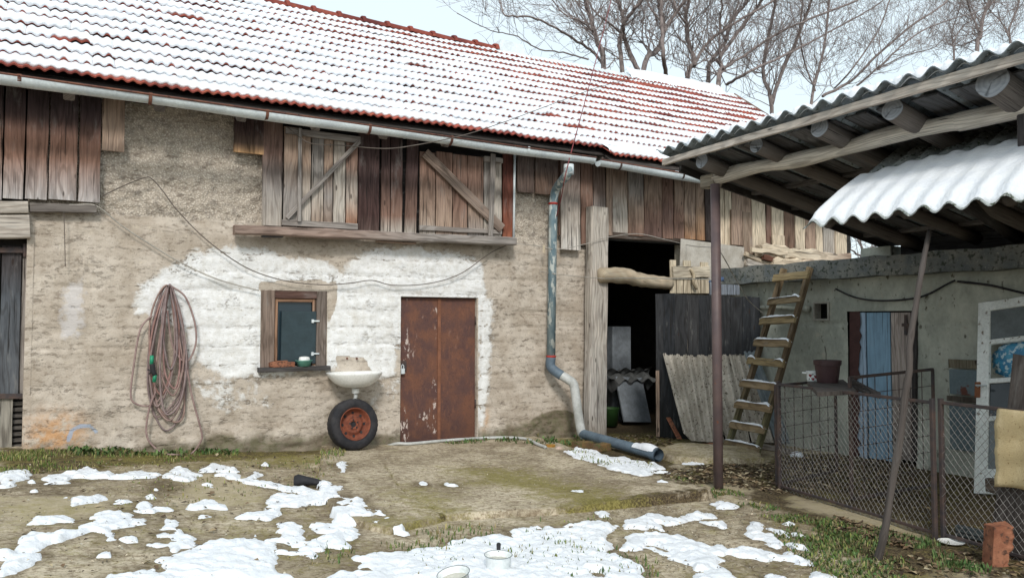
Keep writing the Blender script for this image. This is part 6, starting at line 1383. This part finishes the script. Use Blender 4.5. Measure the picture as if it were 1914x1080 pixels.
for x, y, lab in ((1016, 461, 'wooden clothes peg on the upper washing line'),):
    q = wy(x, y, -.16); mb = MB(); mb.beam(q + V(-.006, -.008, .02), q + V(-.012, -.008, -.085), (1, 0, 0), .012, .012, S(214, 196, 164, .85)); mb.beam(q + V(.008, -.008, .02), q + V(.014, -.008, -.085), (1, 0, 0), .012, .012, S(214, 196, 164, .85)); tag(mb.build('clothes_peg', WOOD_SOFT, None), lab, 'peg')

# ================================================================== INSIDE THE DARK DOORWAY
def prop(mb, nm, mat, lab, cat): return tag(mb.build(nm, mat, None), lab, cat)
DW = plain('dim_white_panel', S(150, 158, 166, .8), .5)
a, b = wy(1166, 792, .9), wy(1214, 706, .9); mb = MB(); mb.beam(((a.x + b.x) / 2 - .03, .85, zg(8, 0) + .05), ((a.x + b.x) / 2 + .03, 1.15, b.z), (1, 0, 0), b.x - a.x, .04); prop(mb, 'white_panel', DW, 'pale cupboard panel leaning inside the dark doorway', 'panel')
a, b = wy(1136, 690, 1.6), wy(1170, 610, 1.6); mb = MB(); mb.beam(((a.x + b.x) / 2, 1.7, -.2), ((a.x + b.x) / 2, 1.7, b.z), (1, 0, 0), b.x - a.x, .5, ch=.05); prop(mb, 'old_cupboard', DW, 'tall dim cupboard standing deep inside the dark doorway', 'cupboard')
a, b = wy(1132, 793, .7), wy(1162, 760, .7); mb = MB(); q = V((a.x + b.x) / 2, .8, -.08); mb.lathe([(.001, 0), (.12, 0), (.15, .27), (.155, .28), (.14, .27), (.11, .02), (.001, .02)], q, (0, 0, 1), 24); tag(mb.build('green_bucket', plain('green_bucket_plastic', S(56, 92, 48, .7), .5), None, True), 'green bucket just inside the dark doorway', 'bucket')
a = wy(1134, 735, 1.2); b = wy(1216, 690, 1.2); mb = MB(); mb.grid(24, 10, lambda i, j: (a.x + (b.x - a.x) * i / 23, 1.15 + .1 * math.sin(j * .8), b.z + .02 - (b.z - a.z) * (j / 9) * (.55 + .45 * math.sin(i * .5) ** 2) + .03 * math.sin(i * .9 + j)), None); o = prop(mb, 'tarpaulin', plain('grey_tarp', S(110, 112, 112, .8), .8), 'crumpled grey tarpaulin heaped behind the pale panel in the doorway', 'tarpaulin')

# ================================================================== BARE WINTER TREES
def m_bark():
    t = NT('bark'); p = t.pos(); n = t.noise(t.map(p, (1, 1, .35)), 14, 5, .65); a = t.noise(p, 1.5, 3)
    c = t.mix(t.step(n, .35, .68), S(158, 146, 142, .88), S(108, 98, 96, .85)); c = t.mix(t.step(a, .5, .75, 0, .5), c, S(142, 128, 122, .85))
    return t.fin(c, .95, t.bump(n, .5, .02), spec=.05)
BARK = m_bark()
def twig(mb, p, d, L, r, lev, up=.25):
    n = 5 if lev < 2 else 4; pts = [p]; dd = d.normalized(); seg = L / n
    for k in range(n):
        dd = (dd + V(rnd.uniform(-.32, .32), rnd.uniform(-.32, .32), rnd.uniform(-.22, .28) + up * .15)).normalized(); pts.append(pts[-1] + dd * seg)
    mb.tube(pts, [max(.0042, r * (1 - .72 * i / n)) for i in range(n + 1)], 5 if lev == 0 else (4 if lev == 1 else 3), cap=False)
    if lev >= 3: return
    nb = (5, 4, 3)[lev]
    for k in range(nb):
        t = rnd.uniform(.25, 1.0); i = min(n - 1, int(t * n)); q = pts[i].lerp(pts[i + 1], t * n - i)
        a = (pts[i + 1] - pts[i]).normalized(); o = V(rnd.uniform(-1, 1), rnd.uniform(-1, 1), rnd.uniform(-.6, 1)); o = (o - a * o.dot(a)).normalized()
        twig(mb, q, a * .75 + o * rnd.uniform(.5, 1.0), L * rnd.uniform(.42, .68), max(.0042, r * .5), lev + 1, up)
def tree(limbs, Y, lab, dens=1.0):
    """limbs: list of (pixel polyline, base width px, tip width px); the first limb is the trunk"""
    first = wy(*limbs[0][0][0], Y); t = thing('bare_tree', lab, 'tree', (first.x, Y, zg(first.x, Y)), 'bare winter trees behind the barn')
    tw = MB(); kpx = (first - Vector(CAM)).dot(Vector(FW)) / F
    for li, (l, wa, wb) in enumerate(limbs):
        pts = [wy(x, y, Y + .9 * math.sin(li * 2.1 + i * .55) * (i > 0)) for i, (x, y) in enumerate(l)]
        if li == 0:
            d = (pts[0] - pts[1]).normalized(); root = V(pts[0].x + d.x * .8, Y, float(zg(pts[0].x, Y)) - .1); pts = [root, root.lerp(pts[0], .55) + V(.06, 0, 0)] + pts
        d = (pts[-1] - pts[-2]).normalized(); pts.append(pts[-1] + d * 1.2 + V(0, 0, .3))
        c = crom(pts, 6); n = len(c); rad = [.82 * (wa + (wb - wa) * (i / (n - 1))) * kpx / 2 for i in range(n)]
        mb = MB(); mb.tube([p + V(rnd.uniform(-.02, .02), 0, rnd.uniform(-.02, .02)) for p in c], rad, 9, rough=.07); mb.build('trunk' if li == 0 else 'branch', BARK, t, True)
        L = sum((c[i + 1] - c[i]).length for i in range(n - 1)); s0 = 12 if li == 0 else 3
        for k in range(int(L * 3.1 * dens)):
            i = rnd.randint(min(s0, n - 3), n - 2); a = (c[i + 1] - c[i]).normalized(); o = V(rnd.uniform(-1, 1), rnd.uniform(-.8, .8), rnd.uniform(-.5, 1)); o = (o - a * o.dot(a)).normalized()
            twig(tw, c[i], a * .7 + o * .8, rnd.uniform(.9, 2.3), max(.007, rad[i] * .30), 1 if rnd.random() < .88 else 0)
    tw.build('crown', BARK, t)
tree([([(1129, 130), (1116, 78), (1103, 32), (1094, 0)], 13, 9), ([(1129, 124), (1107, 97), (1074, 75), (1042, 55), (993, 32), (945, 29), (934, 0)], 7, 2), ([(1110, 60), (1085, 40), (1060, 30), (1040, 10)], 4, 2), ([(1100, 112), (1060, 100), (1010, 92), (960, 66), (918, 58)], 4, 1.5)], 9.0, 'bare tree leaning left of the zinc ridge vent side with low limbs reaching left', .9)
tree([([(1162, 133), (1157, 81), (1165, 39), (1155, 0)], 11, 8), ([(1194, 136), (1171, 84), (1165, 49), (1184, 19), (1200, 0)], 11, 6), ([(1158, 60), (1140, 45), (1110, 20), (1095, -10)], 5, 3)], 9.8, 'bare tree with two stems crossing above the ridge left of centre', .8)
tree([([(1201, 138), (1230, 94), (1240, 58), (1233, 19), (1230, 0)], 14, 8), ([(1240, 60), (1262, 26), (1282, 0)], 9, 6), ([(1246, 146), (1240, 107), (1238, 65)], 10, 8), ([(1236, 40), (1215, 15), (1205, -10)], 5, 4)], 9.3, 'bare tree whose slanting stem forks into a wide V above the ridge', .8)
tree([([(1285, 152), (1298, 120), (1287, 81), (1282, 32), (1288, 0)], 13, 8), ([(1298, 123), (1317, 87), (1350, 58), (1398, 29), (1447, 0)], 8, 4), ([(1284, 45), (1265, 20), (1258, -10)], 5, 4)], 9.6, 'bare tree with one upright stem and a long limb sweeping right', .8)
tree([([(1324, 158), (1327, 120), (1356, 78), (1366, 42), (1389, 13), (1398, 0)], 11, 6), ([(1356, 78), (1345, 45), (1350, 10), (1345, -10)], 5, 4)], 10.2, 'slim bare tree with a bent dark stem near the ridge end', .8)
tree([([(1343, 160), (1350, 130), (1346, 107), (1376, 65), (1411, 19), (1424, 0)], 13, 6), ([(1353, 128), (1398, 100), (1450, 65), (1500, 42), (1600, 2)], 7, 4), ([(1359, 158), (1398, 136), (1447, 113), (1500, 87), (1560, 55), (1640, 10)], 7, 3)], 9.0, 'crooked bare tree with two long limbs arching far right', .9)
tree([([(1442, 200), (1427, 146), (1431, 97), (1444, 32), (1450, 0)], 10, 6), ([(1442, 195), (1463, 130), (1489, 75), (1510, 20), (1516, 0)], 9, 5)], 9.5, 'bare tree splitting low into a V beyond the roof corner', .9)
tree([([(1517, 195), (1531, 128), (1542, 78), (1550, 0)], 8, 5), ([(1538, 180), (1589, 152), (1647, 97), (1706, 47), (1764, 8)], 7, 4), ([(1600, 162), (1660, 110), (1705, 70), (1760, 42), (1830, 20)], 5, 2), ([(1640, 130), (1690, 105), (1740, 92)], 4, 2), ([(1524, 170), (1505, 120), (1495, 60), (1500, 10)], 4, 3), ([(1560, 165), (1600, 120), (1640, 60), (1660, 10)], 4, 3)], 10.0, 'bare tree with a long limb rising right over the canopy', 1.0)
tree([([(1826, 100), (1832, 70), (1838, 31), (1851, 0)], 10, 7), ([(1832, 60), (1815, 25), (1808, 0)], 4, 3)], 11.0, 'thick bare tree at the top right behind the canopy', .8)
tree([([(1783, 115), (1781, 85), (1780, 58), (1791, 23)], 6, 2), ([(1781, 80), (1800, 50), (1830, 30)], 3, 2)], 11.5, 'thin young bare tree standing just left of the thick one', .8)
tree([([(1890, 100), (1885, 60), (1900, 20), (1905, 0)], 6, 4), ([(1886, 70), (1870, 40), (1850, 20)], 3, 2)], 12.0, 'slender bare tree at the far right edge of the sky', .9)
tree([([(1606, 500), (1612, 470), (1604, 440), (1615, 410)], 7, 5), ([(1612, 475), (1630, 462), (1650, 450)], 4, 2), ([(1608, 478), (1590, 466), (1575, 455)], 4, 2), ([(1620, 492), (1632, 470), (1628, 450)], 4, 2)], 3.2, 'twisted little tree glimpsed in the gap under the lean-to', .5)

# ================================================================== LIGHT, SKY, CAMERA
w = bpy.data.worlds.new("World"); scene.world = w; w.use_nodes = True; nt = w.node_tree; nt.nodes.clear()
SUN_EL, SUN_AZ = math.radians(38), math.radians(205)      # azimuth from +Y clockwise
sky = nt.nodes.new('ShaderNodeTexSky'); sky.sky_type = 'NISHITA'; sky.sun_disc = False; sky.sun_elevation = SUN_EL; sky.sun_rotation = SUN_AZ; sky.air_density = 1.0; sky.dust_density = 2.5; sky.ozone_density = 1.0
mx = nt.nodes.new('ShaderNodeMix'); mx.data_type = 'RGBA'; mx.inputs[0].default_value = .72
tcn = nt.nodes.new('ShaderNodeTexCoord'); nz = nt.nodes.new('ShaderNodeTexNoise'); nz.inputs['Scale'].default_value = 1.6; nz.inputs['Detail'].default_value = 5
nt.links.new(tcn.outputs['Generated'], nz.inputs['Vector'])
cr = nt.nodes.new('ShaderNodeMix'); cr.data_type = 'RGBA'; cr.inputs[6].default_value = (8.0, 9.5, 10.1, 1); cr.inputs[7].default_value = (9.2, 10.2, 10.5, 1)
nt.links.new(nz.outputs['Fac'], cr.inputs[0]); nt.links.new(sky.outputs[0], mx.inputs[6]); nt.links.new(cr.outputs[2], mx.inputs[7])
bg = nt.nodes.new('ShaderNodeBackground'); bg.inputs['Strength'].default_value = .1; out = nt.nodes.new('ShaderNodeOutputWorld')
nt.links.new(mx.outputs[2], bg.inputs[0]); nt.links.new(bg.outputs[0], out.inputs[0])
sl = bpy.data.lights.new('sun', 'SUN'); sl.energy = 1.6; sl.angle = math.radians(11); sl.color = (1, .96, .9); so = bpy.data.objects.new('sun', sl); COL.objects.link(so)
dv = V(math.sin(SUN_AZ) * math.cos(SUN_EL), math.cos(SUN_AZ) * math.cos(SUN_EL), math.sin(SUN_EL)); so.rotation_euler = dv.to_track_quat('Z', 'Y').to_euler(); so.location = (0, -6, 12)
cd = bpy.data.cameras.new('camera'); cd.sensor_width = 36; cd.lens = 36 * F / 1914; cd.clip_end = 500; cd.clip_start = .05
co = bpy.data.objects.new('camera', cd); COL.objects.link(co); co.location = CAM; co.rotation_euler = (PI / 2 + pit, 0, -yaw); scene.camera = co
scene.view_settings.view_transform = 'Standard'; scene.view_settings.look = 'None'; scene.view_settings.exposure = 0.36; scene.view_settings.gamma = 1
scene.render.engine = 'CYCLES'; scene.cycles.max_bounces = 6; scene.cycles.use_denoising = True
